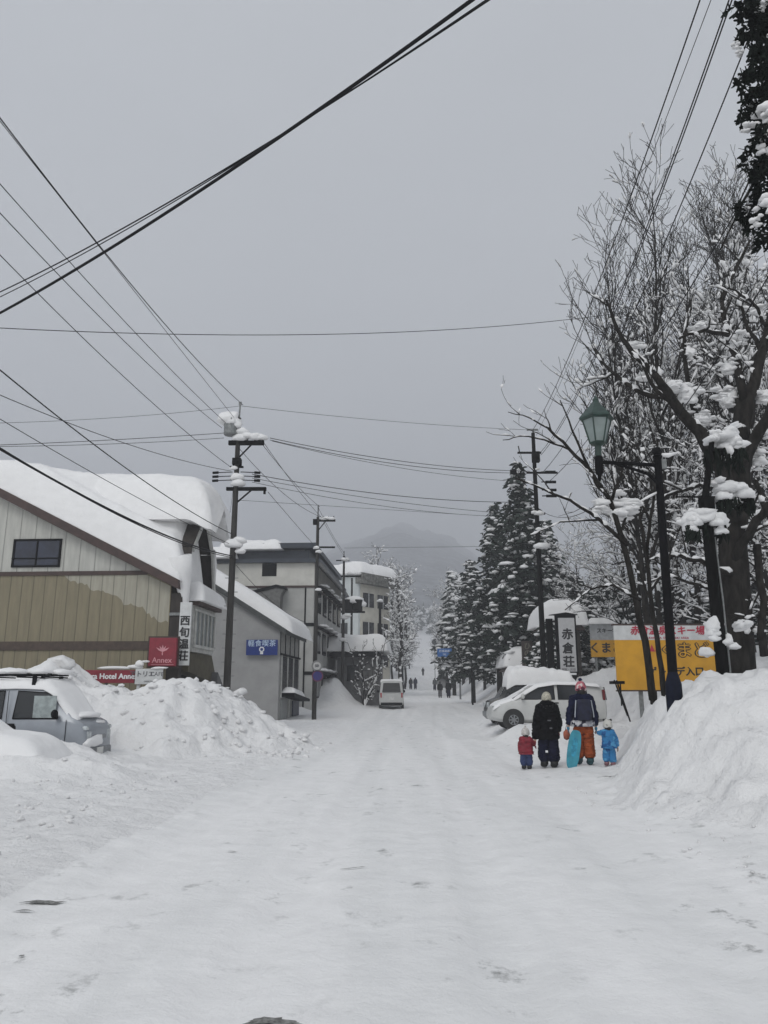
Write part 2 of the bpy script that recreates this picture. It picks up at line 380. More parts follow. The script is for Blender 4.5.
t.links.new(v_.outputs[0],o_.inputs['Volume']); hz.data.materials.clear(); hz.data.materials.append(m); tag(hz,'thin cold winter mist paling the far trees and mountain',None,None,'stuff')
# ---------------------------------------------------------------- mountain
def mountain():
    m,nt,b=newmat('mountain_forest'); L=nt.links.new
    g=N(nt,'ShaderNodeNewGeometry'); n=N(nt,'ShaderNodeTexNoise',Scale=.06,Detail=10.,Roughness=.8); L(g.outputs['Position'],n.inputs['Vector'])
    r=N(nt,'ShaderNodeValToRGB'); L(n.outputs['Fac'],r.inputs[0]); e=r.color_ramp.elements
    e[0].position=.45; e[0].color=(.015,.018,.022,1); e[1].position=.70; e[1].color=(.34,.36,.39,1)
    L(r.outputs[0],b.inputs['Base Color']); b.inputs['Roughness'].default_value=1
    prof=[(-500,60),(-330,100),(-160,130),(-110,140),(-60,160),(-30,172),(0,184),(14,190),(30,188),(48,180),(70,176),(90,164),(112,150),(140,140),(170,122),(300,105),(420,90),(600,60)]
    px=[p[0] for p in prof]; pz=[p[1] for p in prof]
    xs=np.linspace(-1500,1700,320); ys=np.linspace(600,2300,130); X,Y=np.meshgrid(xs,ys)
    K=Y/880; rid=1.6+(np.interp(X/K,px,pz)-1.6)*2000/880; t=np.clip((Y-600)/1400,0,1); t2=np.clip((Y-2000)/300,0,1)
    Z=40+(rid-40)*(t**.82)*(1-t2**1.5)+40*fbm(X,Y,.006,7,5)*t*(1-t)*2+22*fbm(X,Y,.016,9,4,.6)*t+8*fbm(X,Y,.07,8,3,.6)*t
    o=MB(); nx=len(xs); o.v=[tuple(q) for q in np.stack([X.ravel(),Y.ravel(),Z.ravel()],1)]
    for j in range(len(ys)-1):
        for i in range(nx-1): a=j*nx+i; o.f.append((a,a+1,a+nx+1,a+nx))
    tag(o.build('mountain',m,smooth=3),'dark forested mountain fading into cloud at the end of the street',kind='structure')
mountain()
# ---------------------------------------------------------------- buildings
RED=mat('red_metal',(.11,.013,.02),.5,.15,3,.05)
def plank(name,c,sc=3.0,**k):
    """vertical board siding"""
    m=mat(name,c,.75,.09,2.2,.0,stretch=(3,3,.4),**k); nt=m.node_tree; L=nt.links.new; b=nt.nodes['Principled BSDF']
    tc=N(nt,'ShaderNodeTexCoord'); w=N(nt,'ShaderNodeTexWave',Scale=sc,bands_direction='X',wave_profile='SAW'); L(tc.outputs['Object'],w.inputs[0])
    bp=N(nt,'ShaderNodeBump',Strength=.8,Distance=.02); r=N(nt,'ShaderNodeValToRGB'); L(w.outputs['Fac'],r.inputs[0])
    e=r.color_ramp.elements; e[0].position=0; e[0].color=(0,0,0,1); e[1].position=.10; e[1].color=(1,1,1,1)
    L(r.outputs[0],bp.inputs['Height']); L(bp.outputs[0],b.inputs['Normal']); 
    mx=N(nt,'ShaderNodeMix',data_type='RGBA',blend_type='MULTIPLY'); mx.inputs[0].default_value=.55
    src=b.inputs['Base Color'].links[0].from_socket; L(src,mx.inputs[6]); L(r.outputs[0],mx.inputs[7]); L(mx.outputs[2],b.inputs['Base Color'])
    return m
TAN=plank('tan_siding',(.20,.175,.115),.75)
WHT=plank('white_siding',(.42,.42,.39),.55)
BROWN=mat('dark_brown_trim',(.045,.024,.02),.6,.2,4,.1)
WOODD=mat('dark_wood',(.03,.024,.02),.8,.3,4,.3,20,stretch=(1,1,.3))
WTRIM=mat('white_trim',(.48,.48,.46),.6,.12,5,.1)
GREYW=mat('grey_render',(.33,.33,.33),.85,.07,1.2,.1,40)
OLIVE=mat('olive_board',(.07,.06,.035),.8,.2,4,.1)
PAPER=mat('white_board',(.55,.56,.56),.6,.08,5,.0)
REDS=mat('sign_red',(.20,.008,.022),.5,.1,5,0)
BLUES=mat('sign_blue',(.008,.03,.19),.45,.1,5,0)
CURT=mat('curtain_grey',(.20,.22,.22),.8,.2,6,0,stretch=(8,8,.2))
WHITEP=mat('lettering_white',(.75,.76,.77),.6,.04,5,0)
BLKP=mat('lettering_black',(.012,.012,.013),.6,.04,5,0)
REDP=mat('lettering_red',(.40,.02,.05),.6,.04,5,0)
RZ=-math.atan(.06)
def rounded(x,y,x0,x1,y0,y1,r,p=.5):
    e=min(x-x0,x1-x,y-y0,y1-y)/r; e=min(1,max(0,e)); return (1-(1-e)**2)**p
def nz(x,y,s,seed): return float(fbm(np.array([x]),np.array([y]),s,seed,3)[0])
def annex():
    # local frame: x to the right (u=-x goes left), y back, origin at the street corner nearest to the camera
    z0=Hs(-9,27)-.3
    t=thing('lodge_building',(-7.5,27,0),'tan and white sided lodge with huge slab of snow on its roof and steep gable','building',rz=RZ)
    D=4.3; z_e=5.25; sl=.5; zt=5.72
    rk=lambda u:z_e+sl*u
    ub=(zt-z_e)/sl
    MB().prism([(-18,-.5),(0,-.5),(0,5.25),(-ub,zt),(-18,zt)],0,.12).build('lower_wall',TAN,t)
    MB().prism([(-18,zt),(-ub,zt),(-13,rk(13)),(-18,rk(13))],.002,.12).build('upper_wall',WHT,t)
    # worn pale area of the lower wall
    MB().prism([(-3.9,5.64),(-.9,5.64),(-.03,5.24)]+[(-.03-3.8*i/44,3.9+1.6*(i/44)**.8+.22*nz(i*.31,0,1.,77)+.10*nz(i*1.3,0,1.,78)) for i in range(44)],-.004,.001).build('weathered_patch',plank('faded_siding',(.32,.305,.25),.75),t)
    MB().b2((-18,-.05,zt-.07),(-ub+.05,0,zt+.07)).build('belt_board',BROWN,t)
    MB().b2((-18,-.045,3.02),(-.45,0,3.32)).build('belt_board',mat('belt_brown',(.06,.04,.03),.7,.2),t)
    MB().prism([(.35,rk(-.35)+.02),(-13,rk(13)+.02),(-13,rk(13)+.34),(.35,rk(-.35)+.34)],-.35,.1).build('rake_board',BROWN,t)
    MB().prism([(.3,rk(-.3)+.1),(-13,rk(13)+.1),(-13,rk(13)+.25),(.3,rk(-.3)+.25)],.1,D).build('roof',RED,t)
    MB().b2((-18,D-.2,-.5),(-.2,D,6)).build('back_wall',TAN,t)
    # window in the gable
    xa,xb=PX(8,27,6.4)+7.5,PX(58,27,6.4)+7.5
    wf=MB(); za,zb=5.95,6.98
    for lo,hi in(((xa,-.06,za),(xb,0,za+.07)),((xa,-.06,zb-.07),(xb,0,zb)),((xa,-.06,za),(xa+.07,0,zb)),((xb-.07,-.06,za),(xb,0,zb)),(((xa+xb)/2-.03,-.05,za),((xa+xb)/2+.03,0,zb))): wf.b2(lo,hi)
    w=wf.build('window',BLACK,t); MB().b2((xa+.05,-.03,za+.05),(xb-.05,-.01,zb-.05)).build('pane',mat('night_glass',(.012,.016,.035),.15,.3,2,0),w)
    MB().b2((xa,-.075,za+.30),(xb,-.06,za+.34)).build('rail',BLACK,w)
    # dark corner strip with ledges
    MB().b2((-.05,.02,-.4),(.42,.35,5.0)).build('corner_recess',WOODD,t)
    MB().b2((0,-.03,4.2),(.45,.02,4.3)).build('ledge',STEEL,t)
    # street facade: lower storey, gable above
    MB().b2((-.14,.36,-.5),(.0,D,5.3)).build('street_wall',WOODD,t)
    g=[(.3,5.0),(.6,6.7),(2.05,8.35),(3.3,6.9),(3.9,4.9)]
    MB().prism(g,-.3,-.02,ax='x').build('gable_wall',WOODD,t)
    tr=MB()
    for (a,b) in zip(g[1:-1],g[2:]):
        for o_,th,dx in((0.,.17,.53),):
            pa,pb=Vector((0,a[0],a[1])),Vector((0,b[0],b[1])); n=Vector((0,-(pb-pa).z,(pb-pa).y)).normalized()
            tr.add([pa+Vector((dx,0,0))-n*th,pb+Vector((dx,0,0))-n*th,pb+Vector((dx,0,0))+n*.04,pa+Vector((dx,0,0))+n*.04,
                    pa+Vector((dx-.08,0,0))-n*th,pb+Vector((dx-.08,0,0))-n*th,pb+Vector((dx-.08,0,0))+n*.04,pa+Vector((dx-.08,0,0))+n*.04],
                   [(0,1,2,3),(7,6,5,4),(0,4,5,1),(1,5,6,2),(2,6,7,3),(3,7,4,0)])
    tr.build('gable_trim',WTRIM,t)
    rf=MB()
    for (a,b) in zip(g[:-1],g[1:]):
        pa,pb=Vector((0,a[0],a[1])),Vector((0,b[0],b[1])); n=Vector((0,-(pb-pa).z,(pb-pa).y)).normalized()
        v=[]
        for dx in(.5,-7):
            X=Vector((dx,0,0)); v+=[pa+X+n*.045,pb+X+n*.045,pb+X+n*.11,pa+X+n*.11]
        rf.add(v,[(0,1,2,3),(7,6,5,4),(0,4,5,1),(1,5,6,2),(2,6,7,3),(3,7,4,0)])
    rf.build('gable_roof',WOODD,t)
    MB().prism([(1.0,7.1),(1.7,7.8),(1.7,7.95),(.95,7.25)],-.9,.25,ax='x').build('roof_flashing',RED,t)
    # gable window with balcony rail
    gw=MB().b2((0,.9,5.4),(.06,2.4,7.0)); w=gw.build('window',BLACK,t)
    fr=MB()
    for y in(.9,1.35,1.85,2.35): fr.b2((.06,y,5.4),(.12,y+.06,7.0))
    for z in(5.4,6.2,6.95): fr.b2((.06,.9,z),(.11,2.41,z+.07))
    fr.build('frame',STEEL,w); MB().b2((.055,.95,5.45),(.075,2.35,6.95)).build('pane',GLASS,w)
    # bay window
    by0,by1=.8,3.5
    bay=MB().b2((0,by0,3.0),(.62,by1,4.65)).build('bay_window',WTRIM,t)
    MB().b2((.622,by0+.2,3.25),(.64,by1-.15,4.45)).build('pane',GLASS,bay)
    b=MB()
    for i in range(5): y=by0+.22+i*.48; b.b2((.645,y,3.25),(.66,y+.28,4.45))
    b.parts('curtain',CURT,bay)
    b=MB(); 
    for i in range(6): y=by0+.12+i*.49; b.b2((.64,y,3.2),(.69,y+.06,4.5))
    b.b2((.64,by0,4.45),(.70,by1,4.53)); b.b2((.64,by0,3.15),(.72,by1,3.25)); b.build('frame',WTRIM,bay)
    MB().b2((-.0,by0-.1,4.65),(.85,by1+.15,4.78)).build('bay_roof',BROWN,bay)
    s=MB().sheet(-.0,1.02,by0-.2,by1+.3,lambda x,y:4.78,lambda x,y:4.79+.62*rounded(x,y,-.0,1.02,by0-.2,by1+.3,.4)*(1.15-.25*(y-by0)/3.5)+.1*nz(x,y,1.2,8),10,22)
    s.build('snow',SNOW,bay,smooth=3)
    MB().prism([(.7,2.98),(3.6,2.98),(4.2,2.3),(4.2,1.95),(.7,2.3)],.0,.55,ax='x').build('shop_canopy',OLIVE,t)
    # shopfront clutter: door, boards, posts
    MB().b2((0,1.2,-.3),(.05,2.1,2.2)).build('door',GLASS,t)
    c=MB().b2((.02,2.5,.2),(.10,3.4,2.1)); c.build('menu_board',PAPER,t)
    c=MB()
    for y in(.7,1.1,2.3): c.b2((.1,y,0),(.16,y+.07,2.5))
    c.b2((.1,.6,1.5),(.17,2.5,1.58)); c.b2((.1,.6,1.0),(.17,2.5,1.06)); c.build('porch_rail',STEEL,t)
    MB().prism([(3.7,2.35),(4.7,1.75),(4.7,.9),(3.7,1.2)],.0,.8,ax='x').parts('awning',mat('awning_grey',(.10,.10,.10),.7),t)
    # big snow slab on the lean-to slope
    bot=lambda x,y:rk(-x)+.34
    def top1(x,y):
        e=rounded(x,y,-13,.42,-.32,9,.8,.5)
        base=rk(-x)+.36+1.62*e
        return min(base+1.7*ramp(y,.4,1.9)*(1-ramp(x,-.2,.3)),9.9)+.45*nz(x,y,.45,11)*e+.10*nz(x,y,1.8,12)*e
    MB().sheet(-13,.42,-.32,2.5,bot,top1,90,26).build('roof_snow',SNOW,t,smooth=3)
    # snow tongue sliding off the eave corner
    s=MB(); rng=random.Random(3)
    s.tube([(.28,-.1,6.3),(.34,.1,5.7),(.40,.2,5.0),(.42,.25,4.2),(.43,.25,3.3)],[.42,.36,.2,.15,.1],10)
    s.build('roof_snow',SNOW,t,smooth=3)
    # ridge slab
    def gz(y):
        for a,b in zip(g[:-1],g[1:]):
            if a[0]<=y<=b[0]: return a[1]+(b[1]-a[1])*(y-a[0])/(b[0]-a[0])
        return g[0][1] if y<g[0][0] else g[-1][1]
    def bot2(x,y): return max(gz(min(3.4,max(.7,y)))+.12,rk(-x)+.3 if x<0 else 0, 7.75-.4*ramp(x,.2,1.2))
    def top2(x,y):
        e=rounded(x,y,-16,1.2,.4,4.7,1.5,.55)
        zc=9.8-.06*(x+1)
        b=bot2(x,y)
        return b+max(.02,(zc-b))*e+.35*nz(x,y,.35,15)*e+.08*nz(x,y,1.6,16)*e
    MB().sheet(-16,1.2,.4,4.7,bot2,top2,90,40).build('roof_snow',SNOW,t,smooth=3)
    # under-bulge overhanging the gable
    s=MB(); 
    s.blob((-.8,1.3,8.2),(1.2,.8,.6),random.Random(7),3,.08)
    s.build('roof_snow',SNOW,t,smooth=3)
    s=MB(); s.tube([(.2,3.9,7.2),(.25,4.1,6.7),(.25,4.15,6.0),(.25,4.15,5.4),(.25,4.15,4.8)],[.2,.18,.15,.1,.02],8)
    s.tube([(.3,4.1,5.2),(.3,4.1,4.3),(.3,4.1,3.3)],[.12,.07,.01],6); s.build('icicle',SNOW,t,smooth=3)
    # vertical white name board
    M=thing('vertical_sign_board',(0,0,0),'narrow white vertical board with black characters at the lodge corner','sign')
    X=PX(181,26.6,4); zc=(ZY(605,26.6)+ZY(662,26.6))/2; M.location=(X+.12,26.75,zc)
    MB().box((0,0,0),(.40,.12,2.15)).build('board',PAPER,M,bevel=.01)
    for i,ch in enumerate(('西','旬','温','荘')):
        text(ch,.36,BLKP,M,(.0,-.066,.42-i*.40),bold=.012)
    # square red sign with emblem
    M=thing('square_red_sign',(PX(163.5,26.3,3.1),26.3,ZY(652,26.3)),'square dark red sign with pale emblem and Annex lettering on the lodge corner','sign')
    MB().box((0,.0,0),(.92,.16,.94)).build('sign_box',REDS,M,bevel=.012)
    MB().box((-.02,.12,.0),(1.06,.06,1.06)).build('backing_board',BROWN,M)
    em=MB()
    for a,l,wd in((0,.24,.035),(28,.23,.03),(-28,.23,.03),(56,.27,.03),(-56,.27,.03)):
        d=Vector((math.sin(R(a)),0,math.cos(R(a)))); n=Vector((d.z,0,-d.x)); c=Vector((0,-.083,0))
        em.add([c,c+d*l*.5+n*wd,c+d*l,c+d*l*.5-n*wd],[(3,2,1,0)])
    em.lathe([(.012,-.002),(.012,.002)],8,c=(0,-.084,0)); em.box((0,-.084,-.06),(.03,.004,.1))
    em.build('emblem',mat('emblem_pink',(.55,.25,.28),.6,.1),M)
    text('Annex',.25,mat('emblem_pink',(.55,.25,.28)),M,(0,-.085,-.28),bold=.004)
    MB().b2((-.36,-.088,-.43),(.4,-.082,-.415)).build('line',mat('emblem_pink',(.55,.25,.28)),M)
    # red hotel banner and white board beside it on a fence
    xa,xb=PX(77,25.9,2.2),PX(135,25.9,2.2); zb=ZY(683,25.9); zt_=ZY(670,25.9)
    M=thing('red_hotel_sign',((xa+xb)/2,25.9,(zt_+zb)/2),'long red sign board with white hotel lettering rising out of the ploughed snow','sign')
    MB().box((0,0,0),(xb-xa,.08,zt_-zb)).build('board',REDS,M,bevel=.008)
    text('Akakura Hotel Annex',.245,WHITEP,M,(0,-.045,0),bold=.008)
    MB().box((.0,.1,-1.2),(.08,.08,2.0)).build('post',STEEL,M)
    s=MB(); rng=random.Random(5); s.blob((.3,0,.27),(.55,.12,.07),rng,2); s.blob((.95,0,.3),(.25,.1,.09),rng,2); s.build('snow',SNOW,M,smooth=3)
    xa,xb=PX(135.5,25.85,2.2),PX(163,25.85,2.2)
    M=thing('white_shop_sign',((xa+xb)/2,25.85,ZY(676.5,25.85)),'white shop board lettered in grey beside the red hotel sign','sign')
    MB().box((0,0,0),(xb-xa-.01,.08,.5)).build('board',PAPER,M,bevel=.008)
    text('アトリエ',.21,mat('ink_grey',(.09,.09,.1)),M,(-.22,-.044,.07),bold=.004); text('CAFE',.19,mat('ink_grey',(.09,.09,.1)),M,(.27,-.044,.07))
    text('OPEN DAILY',.07,mat('ink_grey',(.09,.09,.1)),M,(.05,-.044,-.16))
    for q in(-.35,.35): MB().box((q,.08,-1.2),(.1,.08,2.0)).build('post',PAPER,M)
    s=MB(); s.blob((-.35,0,.4),(.16,.1,.12),rng,2); s.blob((-.15,0,.48),(.14,.1,.05),rng,2); s.blob((.3,0,.27),(.3,.1,.05),rng,2); s.build('snow',SNOW,M,smooth=3)
annex()
def greyhouse():
    t=thing('grey_building',(-5.5,41,0),'plain grey rendered building with a sloping snowy roof and dark street entrance','building',rz=RZ)
    za=4.75; sl=.62; D=6.4
    rk=lambda u:za+sl*u*(1 if u<4 else 1)
    MB().prism([(-9,-.5),(0,-.5),(0,za),(-9,rk(9))],0,.2).build('wall',GREYW,t)
    MB().prism([(.35,rk(-.35)),(-9,rk(9)),(-9,rk(9)+.3),(.35,rk(-.35)+.3)],-.3,D+.3).build('roof',mat('roof_edge_dark',(.05,.055,.055),.6,.2),t)
    def top(x,y): 
        e=rounded(x,y,-9,.75,-.3,D+.35,.6,.5); return rk(-x)+.3+.75*e+.1*nz(x,y,.7,22)*e
    MB().sheet(-9,.75,-.3,D+.35,lambda x,y:rk(-x)+.29,top,50,24).build('roof_snow',SNOW,t,smooth=3)
    MB().b2((-.2,.2,-.5),(-.02,D,5.2)).build('street_wall',mat('panel_grey',(.26,.26,.25),.7,.15),t)
    b=MB()
    for i in range(5): b.b2((-.02,.25+i*1.45,3.55),(.02,.3+i*1.45,4.9))
    b.b2((-.02,.2,3.5),(.08,D,3.6)); b.build('panel_joint',BLACK,t)
    b=MB()
    for y in(.75,2.55,4.35): b.b2((-.03,y,1.4),(.03,y+1.5,3.45))
    w=b.build('window',GLASS,t); b=MB()
    for y in(.6,2.35,4.15,5.95): b.b2((-.01,y,1.3),(.06,y+.12,3.5))
    b.build('frame',WTRIM,w)
    cn=MB().prism([(1.0,1.55),(6.3,1.2),(6.3,1.05),(1.0,1.35)],0,.7,ax='x').build('canopy',BLACK,t)
    b=MB().sheet(0,.75,.8,4.2,lambda x,y:1.55-.066*(y-1),lambda x,y:1.56-.066*(y-1)+.3*rounded(x,y,0,.75,.8,4.2,.3),8,12); b.build('snow',SNOW,cn,smooth=3)
    MB().b2((-.03,4.3,-.4),(.06,D-.1,1.1)).build('entrance_door',mat('navy_door',(.012,.018,.05),.5),t)
    MB().b2((-.03,.8,-.4),(.03,2.6,1.2)).build('lower_window',mat('pale_blind',(.28,.29,.29),.6),t)
    MB().b2((.0,2.8,-.4),(.10,3.0,1.2)).build('door_frame',WTRIM,t)
    sx=PX(262,41,3)+5.5
    M=thing('blue_shop_sign',(PX(262,40.9,3.6),40.9,ZY(647.5,40.9)),'blue rectangular sign with white characters and a toothy emblem on the grey wall','sign',rz=RZ)
    MB().box((0,-.05,0),(1.66,.10,.80)).build('board',BLUES,M,bevel=.01)
    text('軽食喫茶',.36,mat('sign_lightblue',(.45,.56,.72)),M,(0,-.105,.19),bold=.006,sp=1.08)
    em=MB(); em.lathe([(.14,0),(.14,.006)],16,M=Matrix.Rotation(PI/2,4,'X'),c=(0,-.101,-.10)); em.b2((-.08,-.107,-.35),(.08,-.101,-.24)); em.build('emblem',WHITEP,M)
    e2=MB(); e2.lathe([(.08,0),(.08,.006)],16,M=Matrix.Rotation(PI/2,4,'X'),c=(0,-.106,-.10)); e2.build('emblem_centre',BLUES,M)
greyhouse()
def bigblock():
    t=thing('three_storey_inn',(-4.75,52,0),'cream three storey inn with a dark navy flat roof and upstairs awnings','building',rz=RZ)
    CREAM=mat('cream_wall',(.54,.53,.49),.8,.08,1,.1); GW=mat('cream_grey_wall',(.40,.40,.385),.8,.08,1,.1)
    NAVY=mat('navy_roof',(.018,.026,.04),.5,.2,2,.1)
    W,D=9.5,16
    zt=ZY(583,52)
    MB().b2((-W,0,-.5),(0,D,8.6)).build('wall',GW,t)
    MB().b2((-W,-.02,8.65),(.02,D,10.2)).build('upper_wall',CREAM,t)
    MB().b2((-W,-.06,8.5),(.07,D,8.64)).build('belt_board',BROWN,t)
    MB().b2((-W-.3,-.35,10.2),(.45,D,10.45)).build('eave_board',NAVY,t)
    MB().b2((-W+.2,.2,10.45),(-.4,D-1,11.1)).build('roof',NAVY,t)
    MB().b2((-4.6,-.3,11.2),(.1,D-.5,11.55)).build('roof',NAVY,t)
    MB().b2((-W+.5,.6,11.1),(-.8,D-2,11.2)).build('roof_band',WTRIM,t)
    s=MB().sheet(-6.6,-2.2,-.5,5,lambda x,y:11.1,lambda x,y:11.15+.75*rounded(x,y,-6.6,-2.2,-.5,5,.6)+.25*nz(x,y,.7,31)*rounded(x,y,-6.6,-2.2,-.5,5,.6),24,20)
    s.sheet(-8.2,-5.3,-1.0,2,lambda x,y:10.47,lambda x,y:10.5+.8*rounded(x,y,-8.2,-5.3,-1.0,2,.6),12,12)
    s.build('roof_snow',SNOW,t,smooth=3)
    # roof end panels: front right white strip with posts
    MB().b2((-3.6,-.04,9.3),(-2.6,.0,10.19)).build('louvre',BLACK,t)
    # side roof shape on the front wall
    MB().prism([(-4.7,7.8),(-2.4,8.4),(-1.9,8.3),(-2.1,7.9),(-2.2,5.0),(-3.2,5.0)],-.9,0).build('stair_hood',mat('hood_grey',(.13,.13,.125),.8,.2),t)
    MB().prism([(-4.9,7.8),(-2.4,8.42),(-1.8,8.3),(-1.8,8.45),(-2.4,8.6),(-4.9,7.98)],-1.0,0.0).build('hood_roof',BLACK,t)
    for zz in(5.9,2.7): MB().b2((-.55,-.05,zz),(.06,D,zz+.22)).build('belt_board',BLACK,t)
    MB().b2((-.62,-.04,-.4),(-.52,.0,8.5)).build('corner_post',BLACK,t)
    for zi,z in enumerate((1.2,4.2,7.0)):
        for k in range(5):
            y=1.5+k*2.9
            w=MB().b2((.0,y,z),(.07,y+1.7,z+1.5)).build('window',BLACK,t)
            MB().b2((.05,y+.1,z+.1),(.08,y+.8,z+1.4)).b2((.05,y+.9,z+.1),(.08,y+1.6,z+1.4)).build('pane',GLASS,w)
        b=MB()
        for k in range(5):
            y=1.3+k*2.9; b.prism([(0,z+1.85),(.75,z+1.55),(.75,z+1.48),(0,z+1.7)],y,y+2.0,ax='y')
        b.parts('awning',BLACK,t)
        s=MB()
        for k in range(5):
            y=1.3+k*2.9; s.blob((.35,y+1,z+1.86),(.42,.9,.16),random.Random(k),2)
        s.build('snow',SNOW,t,smooth=3)
    # pitched right end of roof
    MB().prism([(.0,10.19),(.5,10.19),(.9,9.5),(.83,9.46),(.35,10.0)],-.3,D,ax='y').build('side_roof',mat('side_roof',(.09,.09,.09),.7,.2),t)
bigblock()
def farblock():
    t=thing('pale_apartment_block',(PX(358,82,5),82,0),'pale grey block far down the left side with snowy roof and stacked windows','building',rz=R(-38))
    PG=mat('pale_grey_wall',(.50,.53,.53),.85,.06,1,.05); BE=mat('pale_beige_wall',(.50,.48,.42),.85,.1,1,.05)
    h=14
    MB().b2((-9,0,-1),(0,5.6,h)).build('wall',PG,t)
    MB().b2((0,.3,-1),(.05,5.4,h-.3)).build('side_wall',BE,t)
    MB().sheet(-9.4,.7,-.5,6.4,lambda x,y:h,lambda x,y:h+.05+1.3*rounded(x,y,-9.4,.7,-.5,6.4,.9)+.3*nz(x,y,.5,9),30,20).build('roof_snow',SNOW,t,smooth=3)
    MB().b2((-.2,-.3,h-1.1),(.9,6,h)).build('eave',mat('icicle_dark',(.12,.12,.11),.8,.5,3,.3),t)
    for i in range(4):
        z=1.2+i*3.1
        for y in(.7,3.2):
            w=MB().b2((.05,y,z),(.12,y+1.8,z+1.5)).build('window',GLASS,t); MB().b2((.12,y+.85,z),(.15,y+.95,z+1.5)).build('frame',PAPER,w)
        if i>0:
            w=MB().b2((-2.9,-.06,z),(-1.5,.0,z+1.4)).build('window',GLASS,t); MB().b2((-2.25,-.08,z),(-2.15,-.06,z+1.4)).build('frame',PAPER,w)
    # low snow-laden shed by it
    t=thing('low_snowy_shed',(-3.6,60,0),'low grey shed buried under a thick cap of snow beside the inn','shed',rz=RZ)
    MB().b2((0,0,0),(3.2,5,4.3)).build('wall',mat('shed_grey',(.12,.12,.12),.8,.2,2,.1),t)
    MB().b2((.8,-.05,2.4),(1.7,0,3.6)).build('window',GLASS,t)
    MB().prism([(-.8,4.2),(3.8,4.2),(3.2,4.6),(1.0,5.0),(-.5,4.5)],-.6,5).build('roof',BLACK,t)
    MB().sheet(-1.0,4.0,-.8,5.4,lambda x,y:4.6,lambda x,y:4.65+1.3*rounded(x,y,-1.0,4.0,-.8,5.4,.9)+.2*nz(x,y,.7,9),20,20).build('roof_snow',SNOW,t,smooth=3)
    # right side snowy roofs behind the inn sign
    for (px,Y,w_,z_,hh,lab,nm) in((564,42,2.3,5.0,1.5,'small dark hut under a tall dome of snow above the black framed sign','snowy_hut'),(522,48,2.0,3.0,1.25,'little roadside kiosk carrying a thick pillow of snow left of the right hand utility pole','snowy_kiosk')):
        t=thing(nm,(PX(px,Y,4),Y,0),lab,'hut')
        MB().b2((-w_/2+.25,0,Hs(PX(px,Y,4),Y)-.3),(w_/2-.25,3,z_)).build('wall',WOODD,t)
        MB().prism([(-w_/2,z_-.15),(w_/2,z_-.15),(w_/2-.2,z_+.1),(-w_/2+.2,z_+.1)],-.3,3.3).build('roof',BROWN,t)
        MB().sheet(-w_/2-.2,w_/2+.2,-.5,3.5,lambda x,y:z_+.1,lambda x,y:z_+.12+hh*rounded(x,y,-w_/2-.2,w_/2+.2,-.5,3.5,1.1),22,18).build('roof_snow',SNOW,t,smooth=3)
    # distant grey gantry house right
farblock()
# ---------------------------------------------------------------- utility poles
def insul(mb,p,r=.04,h=.16,n=8): mb.lathe([(r*.5,0),(r,h*.25),(r*.6,h*.4),(r,h*.65),(r*.4,h)],n,c=tuple(p))
def pole(px,pyt,pyb,Y,label,r=.16,m=CONC,group='utility poles along the street'):
    top=P(px,pyt,Y); bx=top.x; zb=Hs(bx,Y)-.4
    t=thing('utility_pole',(bx,Y,zb),label,'utility pole',group); h=top.z-zb
    MB().tube([(0,0,0),(0,0,h*.5),(0,0,h)],[r,r*.85,r*.62],14).build('post',m,t,smooth=R(40))
    return t,h,bx,zb
rng=random.Random(11)
# big left pole
t,h,bx,zb=pole(239,418,690,28,'tall left utility pole by the lodge with snow heaped on its transformer',.135)
_pz=lambda py:ZY(py,28)-zb
MB().tube([(.0,0,h-.1),(0.03,0,_pz(404))],.035,6).b2((-.03,-.03,_pz(405)),(.08,.03,_pz(402))).build('top_rod',STEEL,t)
a=MB().b2((-.35,-.08,_pz(445)),(1.0,.06,_pz(441))); a.b2((-.35,-.08,_pz(490.5)),(1.15,.06,_pz(487.5))); a.b2((1.05,-.05,_pz(494)),(1.13,.04,_pz(489)))
a.tube([(.05,0,_pz(458)),(.55,0,_pz(444))],.035,5); a.tube([(.05,0,_pz(503)),(.6,0,_pz(490))],.035,5); a.build('crossarm',DARKPOLE,t)
a=MB()
for py,dx in((472,0),(476,0),(480,0)):
    for s in(-1,1):
        a.tube([(s*.15,0,_pz(py)),(s*.75,.0,_pz(py+.6))],.018,5); a.tube([(s*.68,0,_pz(py+.5)),(s*.9,0,_pz(py+.9))],.05,6)
for x in(.35,.65,.95): insul(a,(x,0,_pz(441)),.05,.22)
a.parts('insulator',BLACK,t)
MB().lathe([(.24,0),(.26,.05),(.26,.62),(.2,.7)],14,c=(-.28,-.1,_pz(436))).build('transformer',STEEL,t)
a=MB().box((0,0,_pz(462)),(.32,.3,.25)); a.box((-.0,0,_pz(467)),(.5,.1,.06)); a.build('bracket',DARKPOLE,t)
s=MB(); s.blob((-.34,-.05,_pz(421)),(.40,.34,.36),rng,3,.2); s.blob((-.12,-.05,_pz(425)),(.3,.26,.26),rng,3,.2)
for x,z,r_ in((.15,433,.2),(.4,437,.2),(.7,438,.2),(.9,438.5,.18),(.1,439,.22),(.05,478,.2),(.1,484,.22),(-.1,469,.12),(.25,541,.2),(.05,545,.25),(.28,552,.15)): s.blob((x,-.08,_pz(z)),(r_*1.4,r_,r_*.8),rng,2,.15)
s.build('snow',SNOWT,t,smooth=3)
a=MB()
for i in range(9): z=_pz(690-i*14); a.tube([(-.24,0,z),(.24,0,z)],.013,4)
a.parts('step_bolt',STEEL,t)
P1=(bx,28)
